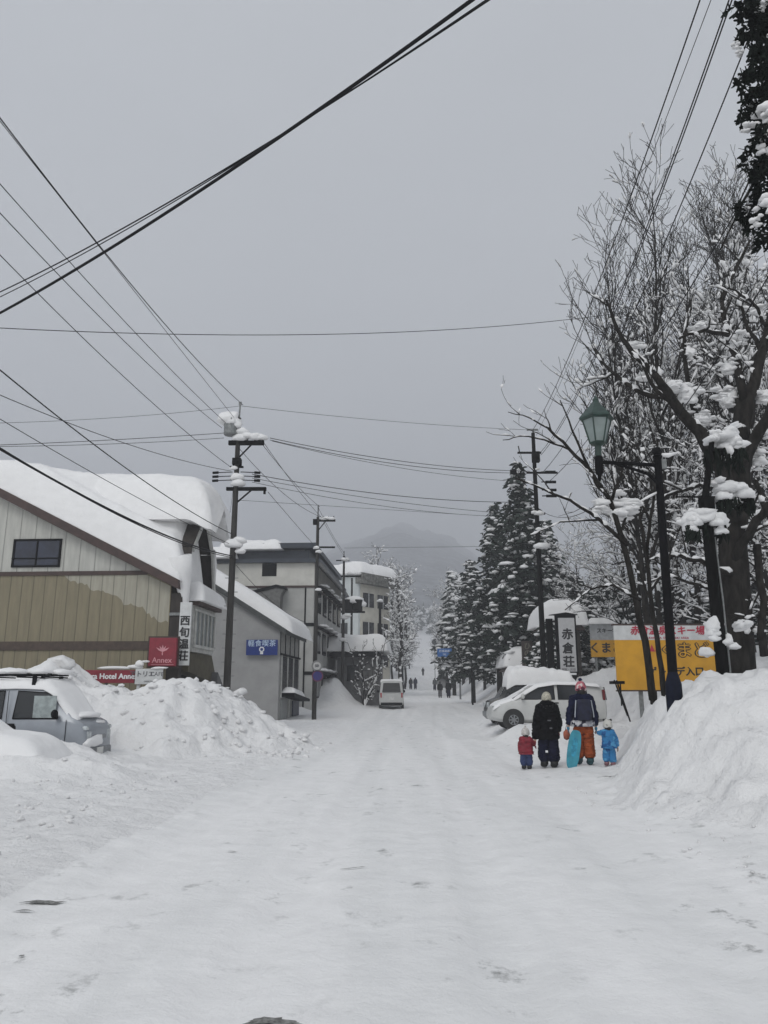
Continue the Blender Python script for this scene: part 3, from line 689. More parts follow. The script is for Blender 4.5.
# second
t,h,bx,zb=pole(318,517,708,43,'slim left utility pole with two round road signs low down on it',.13)
z_=lambda py:ZY(py,43)-zb
MB().tube([(0,0,h),(0,0,z_(505))],.03,5).b2((-.2,-.05,z_(521.5)),(1.0,.05,z_(519.5))).b2((0,-.05,z_(548)),(1.0,.05,z_(546.5))).tube([(.05,0,z_(530)),(.45,0,z_(521))],.03,5).build('crossarm',DARKPOLE,t)
a=MB()
for x in(.3,.6,.9): insul(a,(x,0,z_(519.5)),.05,.2)
a.box((-.15,0,z_(522)),(.25,.25,.3)); a.parts('insulator',BLACK,t)
s=MB()
for x,z in((.3,519),(.55,518.5),(.8,519),(.1,552),(-.05,548),(.1,590)): s.blob((x,-.05,z_(z)),(.2,.12,.12),rng,2,.15)
s.build('snow',SNOWT,t,smooth=3)
RM=Matrix.Rotation(PI/2,4,'X')
a=MB().lathe([(.3,0),(.3,.03)],24,c=(.12,-.16,z_(666)),M=RM).build('round_sign',mat('sign_back',(.22,.22,.22),.6,.1),t)
MB().lathe([(.21,0),(.21,.008)],24,c=(.12,-.19,z_(666)),M=RM).build('sign_face',mat('sign_pale',(.5,.5,.5),.6,.1),a); text('50',.2,mat('ink_grey',(.09,.09,.1)),a,(.12,-.203,z_(666)),bold=.01)
a=MB().lathe([(.31,0),(.31,.03)],24,c=(.16,-.16,z_(676)),M=RM).build('round_sign',mat('sign_darkred',(.12,.02,.06),.6,.1),t)
MB().lathe([(.24,0),(.24,.008)],24,c=(.16,-.19,z_(676)),M=RM).build('sign_face',mat('sign_indigo',(.025,.02,.16),.6,.1),a)
# further left poles
t,h,bx,zb=pole(344,556,690,58,'third left utility pole, in front of the pale apartment block',.13); z_=lambda py:ZY(py,58)-zb
MB().tube([(0,0,h),(0,0,z_(551))],.03,5).b2((-.2,-.05,z_(577)),(1.3,.05,z_(575.5))).b2((-.6,-.05,z_(561)),(.4,.05,z_(560))).build('crossarm',DARKPOLE,t)
s=MB(); 
for x,z in((.6,574),(1.0,574),(.1,560),(0,640),(.1,618),(.3,616)): s.blob((x,-.1,z_(z)),(.35,.2,.18),rng,2,.15)
s.build('snow',SNOWT,t,smooth=3)
t,h,bx,zb=pole(352,578,688,64,'fourth left utility pole with a snow-capped transformer box',.12); z_=lambda py:ZY(py,64)-zb
MB().lathe([(.4,0),(.4,.9)],12,c=(-.3,-.2,z_(611))).lathe([(.4,0),(.4,.9)],12,c=(.5,-.2,z_(611))).box((.1,0,z_(612)),(2.0,.2,.15)).build('transformer',DARKPOLE,t)
s=MB(); s.blob((.1,-.1,z_(601)),(.9,.5,.4),rng,2,.12); s.blob((.9,-.1,z_(605)),(.35,.3,.3),rng,2,.12); s.build('snow',SNOWT,t,smooth=3)
for px,py,Y,lab in((380,601,70,'dark bare pole just behind the parked white minivan'),(402,616,92,'dark thin pole farther up the left verge beyond the minivan')):
    t,h,bx,zb=pole(px,py,690,Y,lab,.17,DARKPOLE); MB().blob((0,0,h),(.3,.3,.2),rng,2).build('snow',SNOWT,t,smooth=3)
# right pole
t,h,bx,zb=pole(533,433,676,36,'tall right utility pole behind the snowed-in parked cars',.14,DARKPOLE); z_=lambda py:ZY(py,36)-zb
MB().tube([(0,0,h),(0,0,z_(429))],.04,6).b2((-.3,-.04,z_(430.5)),(.25,.04,z_(429))).build('top_rod',STEEL,t)
a=MB().b2((-.8,-.06,z_(453.5)),(.35,.06,z_(452))).b2((-.4,-.06,z_(473.5)),(1.1,.06,z_(472))).b2((-.3,-.05,z_(514.5)),(.4,.05,z_(512.5)))
a.tube([(-.7,0,z_(452)),(-.75,0,z_(446))],.03,5); a.box((.05,-.15,z_(458)),(.35,.3,.5)); a.build('crossarm',DARKPOLE,t)
a=MB()
for py in(472,482,490,496):
    a.tube([(.3,0,z_(py)),(.75,0,z_(py-.3))],.03,5); a.tube([(.5,0,z_(py)),(1.0,.0,z_(py))],.07,6)
for py in(471,473): a.tube([(-1.2,0,z_(py)),(-.75,0,z_(py))],.07,6)
a.parts('insulator',BLACK,t)
s=MB()
for x,z,r_ in((.1,514,.2),(.15,547,.28),(-.1,513,.15),(.1,470,.1),(.1,530,.15)): s.blob((x,-.12,z_(z)),(r_*1.3,r_,r_*.7),rng,2,.15)
s.build('snow',SNOWT,t,smooth=3)
# ---------------------------------------------------------------- cables
def cable(label,A,B,C,r=.012,ext=1.35,e0=0.,group='overhead cables',m=None):
    """A, C: (px,py,Y) ends; B: (px,py) a third point the cable passes"""
    a=P(*A); c=P(*C)
    # B on vertical plane through a,c
    d=(P(B[0],B[1],10)-Vector((0,0,CZ))); O=Vector((0,0,CZ)); n=Vector((c.y-a.y,-(c.x-a.x),0))
    den=d.dot(n); s=(a-O).dot(n)/den; b=O+d*s
    ac=(c-a); ac.z=0; tb=((b-a).dot(ac))/ac.length_squared
    lin=a.z+(c.z-a.z)*tb; k=(b.z-lin)/(tb*(1-tb)) if 0.03<tb<.97 else -.3
    k=max(-6,min(.0,k))
    pts=[]; n_=36
    for i in range(n_+1):
        t=-e0+(ext+e0)*i/n_; q=a+(c-a)*t; q.z=a.z+(c.z-a.z)*t+k*t*(1-t)*1.0
        pts.append(q)
    o=pts[0].copy(); mb=MB().tube([p-o for p in pts],r,6); ob=mb.build('power_line',m or WIRE,smooth=3,loc=o)
    tag(ob,label,'cable',group)
cable('thickest black cable bundle crossing the sky diagonally overhead',(472,0,5),(240,164),(0,313,9.5),.017,1.2,.15)
cable('thin cable twisting just beside the thickest diagonal bundle, its right end lowest',(489,0,5.1),(240,160),(0,292,9.5),.008,1.2,.15)
cable('hair-thin cable between the diagonal bundle and its upper neighbour',(486,0,5.15),(240,161.5),(0,297,9.5),.006,1.2,.15)
cable('topmost cable falling from the upper left edge to the tall left pole',(243,405,28),(107,255),(0,118,11),.012)
cable('faint twin just below the topmost cable falling to the tall left pole',(236,420,28),(109,259),(0,121,11.2),.008)
cable('second cable from the upper left edge down to the transformer of the left pole',(228,425,28),(68,260),(0,184,13),.010)
cable('third cable from the upper left edge down to the transformer of the left pole',(222,428,28),(118,335),(0,213,13),.010)
cable('fourth long cable sloping to the middle of the left pole',(232,468,28),(80,335),(0,255,14),.010)
cable('single sagging cable crossing the whole sky below the diagonal bundle',(590,317,30),(250,335),(0,328,20),.012,1.2,.1)
cable('cable passing over the snowy lodge roof to the lower left pole',(234,535,28),(100,449),(0,370,13),.013)
cable('slack cable curving to the insulators of the left pole',(231,471,28),(90,431),(0,395,17),.010)
cable('thick twisted service cable drooping in front of the lodge roof snow',(233,556,28),(95,502),(0,449,12),.021)
cable('second strand wound along the thick service cable in front of the lodge',(233,557.5,28),(95,503),(0,448,12),.014)
cable('thin cable running just over the roof slab between two darker cables',(232,545,28),(142,500),(0,419,16),.009)
cable('faint nearly level cable left of the top of the left pole',(240,406,28),(110,418),(0,423,24),.007)
cable('upper one of the level pair left of the transformer',(224,433,28),(110,440),(0,445,24),.011)
cable('lower one of the level pair left of the transformer',(224,438,28),(110,444),(0,446.5,24),.009)
cable('topmost cable spanning the street from left pole to right pole',(242,406,28),(400,422),(532,430,36),.008,1)
cable('upper cable of the darker trio spanning between the two tall poles',(270,438,28),(400,461),(520,471,36),.013,1.05)
cable('middle cable of the darker trio spanning between the two tall poles',(270,440,28),(420,467),(522,473,36),.013,1.05)
cable('lower cable of the darker trio spanning between the two tall poles',(272,441,28),(420,471),(528,482,36),.009,1.05)
cable('upper cable of the lower group crossing between the tall poles',(252,474,28),(390,495),(533,502,36),.014,1.)
cable('second cable of the lower group crossing between the tall poles',(252,478,28),(390,501),(533,515,36),.010,1.)
cable('third cable of the lower group crossing between the tall poles',(252,482,28),(390,507),(533,517,36),.009,1.)
cable('faint cable crossing low in front of the mountain foot of the sky',(236,500,28),(330,506),(533,519,36),.007,1.)
cable('faint cable stretched in front of the mountain',(344,548,58),(440,546),(533,546,36),.010,1.)
for i,(A,B,C) in enumerate((((256,436,28),(290,478),(320,507,43)),((262,440,28),(292,482),(322,518,43)),((232,440,28),(275,486),(327,519,43)),((268,492,28),(292,520),(314,545,43)))):
    cable(['outer right','inner right','long crossing','lowest'][i]+' cable running on from the tall left pole to the slim second pole',A,B,C,.011,1,0)
for i,(A,B,C) in enumerate((((322,519,43),(334,540),(347,560,58)),((318,507,43),(332,534),(344,553,58)))):
    cable(['lower','upper'][i]+' cable linking the slim second pole to the third pole',A,B,C,.011,1,0)
cable('leftmost of the steep cables rising from the right pole to the top edge',(533,430,36),(617,234),(700,0,10),.013,1.15)
cable('thin pale cable right of the leftmost steep cable',(536,436,36),(662,129),(711,0,10),.007,1.15)
cable('left strand of the steep doubled cable at the upper right',(540,453,36),(670,165),(729,0,10),.013,1.15)
cable('right strand of the steep doubled cable at the upper right',(541,455,36),(672,166),(732,0,10.1),.013,1.15)
cable('steep cable disappearing into the dark cedar branches',(543,472,36),(675,219),(742,55,11.5),.014,1.2)
cable('steep cable running through the bare twigs below the cedar branches',(545,485,36),(687,293),(752,185,12),.013,1.3)
cable('lowest steep cable through the snowy twigs at the right edge',(545,513,36),(714,395),(768,277,11),.011,1.3)
cable('stay wire beside the lower left pole leading to the navy roofed inn',(236,565,28),(270,600),(305,622,42),.010,1,0)
cable('thin stay wire dropping beside the crossarm of the left pole',(233,490,28),(229,520),(226,545,40),.006,1,0)
# ---------------------------------------------------------------- vehicles
def car(name,label,cat,loc,rz,st,W,paint,wheels,wr,wins,shield,rear,lights,group=None,snow=None,extra=None):
    """st: (x, z_low, z_belt, z_top, w_belt, w_top); x forward"""
    t=thing(name,loc,label,cat,group,rz)
    def ring(s):
        x,zl,zb,zt,wb,wt=s
        h=[(0,zl),(wb*.8,zl),(wb*.97,zl+.10),(wb,zl+(zb-zl)*.45),(wb*.985,zb-.02),(wb*.97,zb),(wt+(wb*.97-wt)*.1,zt-(zt-zb)*.14),(wt*.9,zt-.015),(wt*.5,zt+.012),(0,zt+.018)]
        return [(x,y,z) for y,z in h]+[(x,-y,z) for y,z in reversed(h[1:-1])]
    b=MB(); n=None
    for s in st:
        r=ring(s); n=len(r); b.v+=r
    for i in range(len(st)-1):
        for k in range(n): k2=(k+1)%n; b.f.append((i*n+k,i*n+k2,(i+1)*n+k2,(i+1)*n+k))
    b.f.append(tuple(reversed(range(n)))); b.f.append(tuple((len(st)-1)*n+k for k in range(n)))
    body=b.build('body',paint,t,smooth=R(38))
    xs=[s[0] for s in st]
    def at(x,j): return float(np.interp(x,xs,[s[j] for s in st]))
    def side(x,z,sg,o=.012):
        wb,wt,zb,zt=at(x,4)*.97,at(x,5),at(x,2),at(x,3)
        k=min(1.,max(0.,(z-zb)/max(.05,(zt-zb)))); k=min(k,.9)
        return Vector((x,sg*(wb+(wt-wb)*k*.95+o),z))
    for sg in(-1,1):
        for poly in wins:
            v=[side(x,z,sg) for x,z in poly]; v2=[side(x,z,sg,.004) for x,z in poly]; n_=len(v)
            g=MB().add(v+v2,[tuple(range(n_)) if sg<0 else tuple(reversed(range(n_)))]+[(i,(i+1)%n_,(i+1)%n_+n_,i+n_) for i in range(n_)])
            w=g.build('side_window',GLASS,t)
            MB().tube([side(x,z,sg,.012) for x,z in poly+[poly[0]]],.014,4).build('seal',BLACK,w)
            if wins.index(poly)==0: MB().b2((poly[0][0]-.12,sg*(at(poly[0][0],4)+.0)-.0,poly[0][1]-.14),(poly[0][0]+.06,sg*(at(poly[0][0],4)+.025),poly[0][1]-.10)).build('door_handle',BLACK,t)
        # mirror
        mx=wins[0][1][0] if len(wins[0])>1 else .5
        mz=wins[0][0][1]+.08
        mir=MB(); mir.blob((mx-.02,sg*(at(mx,4)+.12),mz+.02),(.07,.1,.10),rng,2,.02); mir.tube([(mx-.02,sg*(at(mx,4)-.04),mz-.05),(mx-.02,sg*(at(mx,4)+.08),mz)],.02,5); mir.build('wing_mirror',extra or BLACK,t,smooth=3)
    (x0,z0),(x1,z1)=shield; s=MB()
    v=[(x0+.02,-at(x0,4)*.88,z0),(x0+.02,at(x0,4)*.88,z0),(x1+.02,at(x1,5)*.85,z1),(x1+.02,-at(x1,5)*.85,z1)]; v2=[(a-.03,b_,c-.01) for a,b_,c in v]
    s.add(v+v2,[(0,1,2,3),(4,7,6,5),(0,4,5,1),(1,5,6,2),(2,6,7,3),(3,7,4,0)]); s.build('windscreen',GLASS,t)
    (x0,z0),(x1,z1)=rear; s=MB()
    v=[(x0-.02,-at(x0,4)*.82,z0),(x0-.02,at(x0,4)*.82,z0),(x1-.02,at(x1,5)*.8,z1),(x1-.02,-at(x1,5)*.8,z1)]; v2=[(a+.03,b_,c) for a,b_,c in v]
    s.add(v+v2,[(3,2,1,0),(5,6,7,4),(1,5,4,0),(2,6,5,1),(3,7,6,2),(0,4,7,3)]); s.build('rear_window',GLASS,t)
    for x,sg in [(x,sg) for x in wheels for sg in(-1,1)]:
        M=Matrix.Rotation(PI/2*sg,4,'X'); c=(x,sg*(at(x,4)-.17),wr)
        arch=MB().lathe([(wr+.07,0),(wr+.07,.16)],24,c=(x,sg*(at(x,4)-.147),wr+.01),M=Matrix.Rotation(-PI/2*sg,4,'X')); arch.build('wheel_arch',RUBBER,t)
        wl=MB().lathe([(wr*.6,0),(wr*.95,.0),(wr,.03),(wr,.15),(wr*.93,.17),(wr*.62,.175)],24,c=c,M=Matrix.Rotation(-PI/2*sg,4,'X')).build('wheel',RUBBER,t,smooth=R(40))
        rim=MB().lathe([(wr*.62,.168),(wr*.58,.184),(wr*.2,.178),(wr*.15,.19)],20,c=c,M=Matrix.Rotation(-PI/2*sg,4,'X'))
        for k in range(7):
            a=2*PI*k/7; M2=Matrix.Translation((c[0],c[1]+sg*.185,c[2]))@Matrix.Rotation(a,4,'Y'); rim.box((wr*.38,0,0),(wr*.42,.012,.045),M2)
        rim.build('rim',mat('rim_grey',(.25,.26,.27),.4,.1,metal=.6),wl)
    for nm,c,d,mm,sym in lights:
        for sg in((-1,1) if sym else (1,)):
            MB().box((c[0],c[1]*sg,c[2]),d).build(nm,mm,t,bevel=min(.03,min(d)*.4))
    if snow:
        x0,x1,hgt,fn=snow
        s=MB().sheet(x0,x1,-W*.93,W*.93,lambda x,y:at(x,3)-.05-.25*max(0,abs(y)/W-.75),
            lambda x,y:at(x,3)-.03-.25*max(0,abs(y)/W-.75)+hgt*fn(x)*rounded(x,y,x0,x1,-W*.93,W*.93,min(.35,hgt*1.3))*(1+.5*nz(x+loc[0]*3,y,1.6,5)),50,18)
        s.build('snow',SNOW,t,smooth=3)
    return t,at
SILV=mat('silver_paint',(.27,.29,.32),.32,.05,3,0,metal=.25); WPAINT=mat('white_car_paint',(.50,.505,.495),.35,.05,3,0)
MAROON=mat('maroon_paint',(.045,.008,.016),.3,.1,3,0); DARKP=mat('charcoal_paint',(.012,.013,.015),.35,.2,3,0)
DTL=mat('tail_lamp_dark',(.13,.008,.012),.25,.2,5,0); HLAMP=mat('headlamp_glass',(.42,.45,.46),.15,.25,12,0); TLAMP=mat('tail_lamp_red',(.30,.012,.018),.2,.15,5,0); PLATE=mat('plate_white',(.6,.6,.58),.5)
CHR=mat('grille_grey',(.17,.18,.19),.4,.3,10,.1)
# silver kei van, nose towards the street
vst=[(-3.3,.42,1.0,1.5,.66,.60),(-3.26,.28,1.05,1.72,.70,.62),(-3.1,.22,1.08,1.80,.735,.64),(-1.5,.2,1.08,1.84,.74,.65),(-.95,.2,1.08,1.82,.74,.645),(-.72,.2,1.08,1.70,.74,.63),(-.28,.2,1.07,1.16,.735,.66),(-.05,.22,.98,1.05,.72,.66),(.06,.26,.80,.94,.68,.62),(.09,.32,.6,.72,.62,.55)]
gz=Hs(-7,17.6)
vx,vy=-6.40,17.75
t,at=car('parked_van','silver van with a snow-covered roof rack parked beside the ploughed heap','van',(vx,vy,-.08),R(-3),vst,.74,SILV,[-.62,-2.75],.28,
   [[(-1.55,1.12),(-.55,1.12),(-.80,1.66),(-1.50,1.70)],[(-3.0,1.12),(-1.80,1.12),(-1.80,1.70),(-2.95,1.68)]],((-.30,1.10),(-.76,1.72)),((-3.32,1.1),(-3.31,1.65)),
   [('headlight',(.03,.52,.74),(.12,.22,.24),HLAMP,True),('grille',(.08,0,.72),(.04,.7,.10),CHR,False),('bumper',(.05,0,.40),(.14,1.3,.22),CHR,False),('number_plate',(.125,0,.42),(.02,.33,.16),PLATE,False),('indicator',(.0,.6,.92),(.16,.16,.09),HLAMP,True)],
   snow=(-3.25,-.15,.16,lambda x:1.0 if x<-.8 else .8))
r=MB()
for y in(-.56,.56): r.tube([(-3.1,y,2.05),(-1.0,y,2.05)],.02,6)
for x in(-3.0,-2.3,-1.6,-1.05): r.tube([(x,-.62,2.0),(x,.62,2.0)],.018,6)
for x in(-2.9,-1.2):
    for y in(-.62,.62): r.b2((x-.04,y-.03,1.74),(x+.04,y+.03,2.03))
for y in(-.25,.0,.25): r.tube([(-3.1,y,2.07),(-1.0,y,2.07)],.014,5)
r.build('roof_rack',BLACK,t)
s=MB()
for i in range(9): s.blob((-3.1+i*.26,rng.uniform(-.3,.3),2.11),(.24,.36,.08+.04*rng.random()),rng,2,.1)
s.blob((-.22,.0,1.17),(.22,.6,.08),rng,2,.1); s.blob((-.1,.25,1.02),(.14,.35,.06),rng,2); s.blob((.12,-.2,.62),(.05,.4,.14),rng,2,.2); s.blob((.08,-.52,.60),(.1,.2,.12),rng,2,.2)
s.build('snow',SNOW,t,smooth=3)
for o__ in (1,): MB().tube([(-.42,-.6,1.12),(-.62,-.35,1.42)],.012,4).build('wiper',BLACK,t)
MB().b2((-.36,-.752,.25),(-.35,-.742,1.1)).b2((-1.68,-.752,.25),(-1.67,-.742,1.7)).build('door_seam',BLACK,t)
MB().b2((-1.1,-.755,1.14),(-.60,-.752,1.6)).build('frost',mat('frosted_glass',(.30,.34,.34),.5,.2,8,0),t)
# buried maroon hatchback in the foreground
hst=[(-2.0,.45,.8,1.1,.7,.6),(-1.9,.25,.85,1.25,.78,.6),(-1.2,.22,.86,1.40,.80,.62),(-.2,.22,.86,1.40,.80,.62),(.35,.22,.86,1.2,.80,.60),(.8,.22,.84,.90,.79,.68),(1.4,.24,.74,.82,.76,.64),(1.72,.28,.6,.66,.68,.55),(1.8,.35,.5,.55,.6,.5)]
t,at=car('parked_car','dark maroon car buried under smooth snow at the left edge','car',(-7.95,14.95,-.12),R(4),hst,.8,MAROON,[1.15,-1.25],.29,
   [[(-.35,.9),(.62,.9),(.25,1.2),(-.35,1.30)],[(-1.4,.9),(-.5,.9),(-.5,1.3),(-1.3,1.26)]],((.82,.92),(.37,1.2)),((-1.95,.9),(-1.8,1.22)),
   [('headlight',(1.62,.5,.60),(.14,.26,.12),HLAMP,True),('tail_light',(-1.95,.62,.8),(.08,.14,.2),TLAMP,True)])
def cs(x,y):
    e=rounded(x,y,-2.15,1.95,-.98,.92,.45,.5); zt=at(min(1.79,max(-1.99,x)),3)
    return .35+(zt-.35+.2*nz(x,y,.9,4)*.5+.13)*e
MB().sheet(-2.15,1.95,-.98,.92,lambda x,y:.32,cs,60,30).build('snow',SNOW,t,smooth=3)
# white hatchback in the right-hand lot, nose to the left
wst=[(-1.95,.35,.8,1.25,.68,.58),(-1.9,.25,.88,1.38,.76,.62),(-1.7,.22,.92,1.47,.82,.64),(-1.0,.2,.93,1.54,.835,.66),(-.2,.2,.93,1.55,.835,.66),(.4,.2,.93,1.46,.835,.64),(.95,.2,.92,1.16,.83,.63),(1.3,.2,.90,.98,.82,.70),(1.7,.22,.80,.86,.79,.66),(1.95,.26,.66,.70,.72,.58),(2.02,.32,.52,.55,.64,.5)]
wx=(PX(494,27.5)+PX(601,27.5))/2
t,at=car('parked_car','white rounded hatchback parked side-on behind the walking family','car',(wx,27.9,Hs(wx,27.2)-.12),R(180),wst,.835,WPAINT,[1.28,-1.25],.29,
   [[(-.15,.97),(.98,.97),(.45,1.37),(-.15,1.44)],[(-1.3,.97),(-.27,.97),(-.27,1.44),(-1.25,1.40)]],((1.28,1.0),(.5,1.44)),((-1.99,.95),(-1.95,1.38)),
   [('headlight',(1.82,.52,.68),(.24,.26,.13),HLAMP,True),('tail_light',(-1.86,.70,1.12),(.10,.12,.36),DTL,True),('number_plate',(-1.97,0,.7),(.03,.33,.16),PLATE,False)],extra=WPAINT,
   snow=(-1.75,1.95,.06,lambda x:1.0 if x<.4 else 1.2))
# dark kei van behind it under a thick slab
kst=[(-1.7,.4,.9,1.4,.64,.6),(-1.65,.22,1.0,1.62,.73,.64),(-1.3,.2,1.0,1.66,.735,.65),(.6,.2,1.0,1.66,.735,.65),(1.0,.2,1.0,1.45,.735,.64),(1.25,.2,.98,1.1,.73,.66),(1.62,.24,.84,.95,.70,.6),(1.72,.32,.6,.68,.64,.55)]
kx=PX(484,31.5)+1.8
t,at=car('parked_car','dark boxy car with a thick white slab of snow, behind the white hatchback','car',(kx,31.8,Hs(kx,31)-.1),R(180),kst,.735,DARKP,[1.1,-1.1],.28,
   [[(-.1,1.04),(.95,1.04),(.72,1.5),(-.1,1.56)],[(-1.3,1.04),(-.25,1.04),(-.25,1.56),(-1.25,1.54)]],((1.22,1.1),(.98,1.5)),((-1.72,1.0),(-1.70,1.55)),
   [('headlight',(1.66,.5,.8),(.14,.24,.2),HLAMP,True),('bumper',(1.72,0,.45),(.1,1.3,.2),CHR,False),('side_stripe',(0,.745,.92),(2.6,.015,.10),WPAINT,True)],extra=DARKP,
   snow=(-1.9,.95,.62,lambda x:1.0+.1*math.sin(x*2)))
# third buried shape right behind
kx2=PX(585,32)+.6
# white minivan up the street, seen from behind
mst=[(-2.3,.35,1.0,1.7,.78,.70),(-2.25,.25,1.05,1.9,.84,.72),(-2.0,.22,1.08,1.98,.85,.73),(.8,.22,1.08,1.98,.85,.73),(1.3,.22,1.06,1.85,.85,.72),(1.9,.22,1.0,1.15,.84,.74),(2.3,.28,.8,.9,.8,.66)]
mx=PX(391.5,54.5)
t,at=car('white_minivan','white minivan seen from behind, standing at the left verge far ahead','van',(mx,57,Hs(mx,56)-.02),R(90),mst,.85,WPAINT,[1.5,-1.4],.31,
   [[(.2,1.12),(1.5,1.12),(1.2,1.7),(.2,1.75)],[(-2.0,1.12),(-.1,1.12),(-.1,1.75),(-1.95,1.73)]],((1.95,1.15),(1.35,1.8)),((-2.335,1.15),(-2.335,1.78)),
   [('tail_light',(-2.27,.72,.95),(.08,.12,.34),TLAMP,True),('number_plate',(-2.31,0,.72),(.03,.33,.17),PLATE,False),('bumper',(-2.28,0,.36),(.12,1.5,.2),BLACK,False)],
   snow=(-2.2,1.2,.1,lambda x:1))
# ---------------------------------------------------------------- people
def wrinkle(o,amp,fr,sq=1.):
    s=Vector((rng.random()*50,)*3)
    for v,n in [(v,v.normal.copy()) for v in o.data.vertices]:
        p=Vector((v.co.x,v.co.y,v.co.z*sq)); f=noise.noise(p*fr+s); f2=noise.noise(p*fr*2.3+s)
        v.co+=n*amp*((1-abs(f)*2.2)*.8+.5*f2)
    o.data.update()
def skin(name,pts,edges,rad,m,parent,root=0,sub=2):
    me=bpy.data.meshes.new(name); me.from_pydata([tuple(p) for p in pts],edges,[]); o=bpy.data.objects.new(name,me); COL.objects.link(o)
    o.modifiers.new('skin','SKIN'); 
    o.modifiers['skin'].use_smooth_shade=True
    for i,r in enumerate(rad):
        r=r if hasattr(r,'__len__') else (r,r)
        me.skin_vertices[0].data[i].radius=r; me.skin_vertices[0].data[i].use_root=(i==root)
    s=o.modifiers.new('sub','SUBSURF'); s.levels=sub; s.render_levels=sub
    bpy.context.view_layer.update(); dg=bpy.context.evaluated_depsgraph_get(); nm=bpy.data.meshes.new_from_object(o.evaluated_get(dg))
    bpy.data.objects.remove(o); nm.name=name; nm.materials.clear(); nm.materials.append(m); nm.polygons.foreach_set('use_smooth',[True]*len(nm.polygons))
    ob=bpy.data.objects.new(name,nm); COL.objects.link(ob); ob.parent=parent; return ob
SKIN=mat('skin_tone',(.42,.26,.19),.6,.08,6,0)
def person(label,x,y,Hh,rz,jm,tm,bm_,hm,hat='beanie',armL=(.12,.0),armR=(.12,.0),coat=.0,child=False,stride=.12,bulk=1.,glove=None,detail=True,group=None,z=None):
    """local: faces +y, x to the right. arm=(out,forward) hand offset; or explicit hand point"""
    k=Hh/1.7; hk=1.0 if not child else 1.45       # larger head for small children
    t=thing('person',(x,y,Hs(x,y) if z is None else z),label,'person',group,rz)
    S=lambda a,b,c:Vector((a*k,b*k,c*k))
    hip=.86 if not child else .72; sh=1.38 if not child else 1.20; nk=1.46 if not child else 1.26; hc=1.575 if not child else 1.45
    hw=.095; sw=.17 if not child else .16
    def hand(sg,arm):
        return S(sg*(sw+.05+arm[0]),arm[1],(hip-.06) if len(arm)<3 else arm[2]) 
    hl,hr=hand(-1,armL),hand(1,armR)
    el=lambda sg,h:(S(sg*sw,0,sh)+h)/2+S(sg*.03,-.03,-.03)
    ft={-1:S(-hw-.01,stride,.07),1:S(hw+.01,-stride,.07)}
    kn={s:(S(s*hw,0,hip-.04)+ft[s])/2+S(0,.04,.02) for s in(-1,1)}
    # body: pelvis, waist, chest, neck, head + limbs, hands with fingers
    pts=[S(0,0,hip),S(0,0,hip+.2),S(0,0,sh-.06),S(0,0,nk),S(0,.005,hc-.07*hk),S(0,.005,hc+.05*hk)]
    rad=[(.12*k,.09*k),(.11*k,.085*k),(.13*k,.09*k),(.055*k,.055*k),(.078*k*hk,.085*k*hk),(.07*k*hk,.08*k*hk)]
    E=[(0,1),(1,2),(2,3),(3,4),(4,5)]
    def add(p,r,par): pts.append(p); rad.append(r*k); E.append((par,len(pts)-1)); return len(pts)-1
    for sg,h in((-1,hl),(1,hr)):
        a=add(S(sg*sw,0,sh),.052,2); a=add(el(sg,h),.042,a); a=add(h,.030,a)
        d=(h-el(sg,h)).normalized(); side=Vector((0,1,0)).cross(d).normalized(); up=d.cross(side).normalized()
        pl=add(h+d*.05*k,.030,a)
        l=add(S(sg*hw,0,hip-.05),.085,0); l=add(kn[sg],.058,l); l=add(ft[sg],.042,l); l=add(ft[sg]+S(0,.12,-.03),.035,l)
    skin('body',pts,E,rad,SKIN,t)
    if detail:
        for sg,h in((-1,hl),(1,hr)):
            d=(h-el(sg,h)).normalized(); w_=Vector((0,1,0)); w_=(w_-d*w_.dot(d)).normalized(); n=d.cross(w_)*(-sg)
            g=MB(); g.blob(h+d*.045*k,(.030*k,.045*k,.05*k),rng,2,.03)
            for j in range(4):
                a=h+d*.075*k+w_*(-.028+.019*j)*k; ln=(.065,.078,.072,.055)[j]*k
                g.tube([a,a+d*ln*.45,a+d*ln*.8+n*.015*k,a+d*ln+n*.035*k],[.0105*k,.0105*k,.0095*k,.007*k],6)
            a=h+d*.02*k+w_*.03*k; g.tube([a,a+(d*.5+w_)*.03*k,a+(d*1.4+w_*.9)*.038*k+n*.01*k],[.013*k,.012*k,.009*k],6)
            g.build('glove',glove or BLKP,t,smooth=3)
        f=MB(); f.blob((0,.095*k*hk,(hc-.02*hk)*k),(.013*k*hk,.02*k*hk,.02*k*hk),rng,1,.02)
        f.build('nose',SKIN,t,smooth=3)
        f=MB()
        for s_ in(-1,1): f.blob((s_*.032*k*hk,.083*k*hk,(hc+.015*hk)*k),(.010*k*hk,.006*k,.007*k*hk),rng,1,.0)
        f.blob((0,.085*k*hk,(hc-.06*hk)*k),(.022*k*hk,.006*k,.006*k*hk),rng,1,0); f.build('eyes_and_mouth',mat('face_dark',(.08,.03,.03),.6),t,smooth=3)
    MB().blob((0,-.018*k*hk,S(0,0,hc-.03*hk).z),(.092*k*hk,.10*k*hk,.12*k*hk),rng,3,.03).build('hair',mat('hair_dark',(.015,.012,.010),.7,.3,20),t,smooth=3)
    # trousers
    pts=[S(0,0,hip+.06),S(0,0,hip-.02)]; rad=[(.135*k*bulk,.105*k*bulk),(.14*k*bulk,.11*k*bulk)]; E=[(0,1)]
    for sg in(-1,1):
        l=add(S(sg*hw,0,hip-.12),.102*bulk,1); l=add(kn[sg],.092*bulk,l); l=add(ft[sg]*1+S(0,-.01,.05),.096*bulk,l)
    o_=skin('trousers',pts,E,rad,tm,t,1,4 if detail else 2)
    if detail: wrinkle(o_,.022*k,9/k,2.4)
    b=MB()
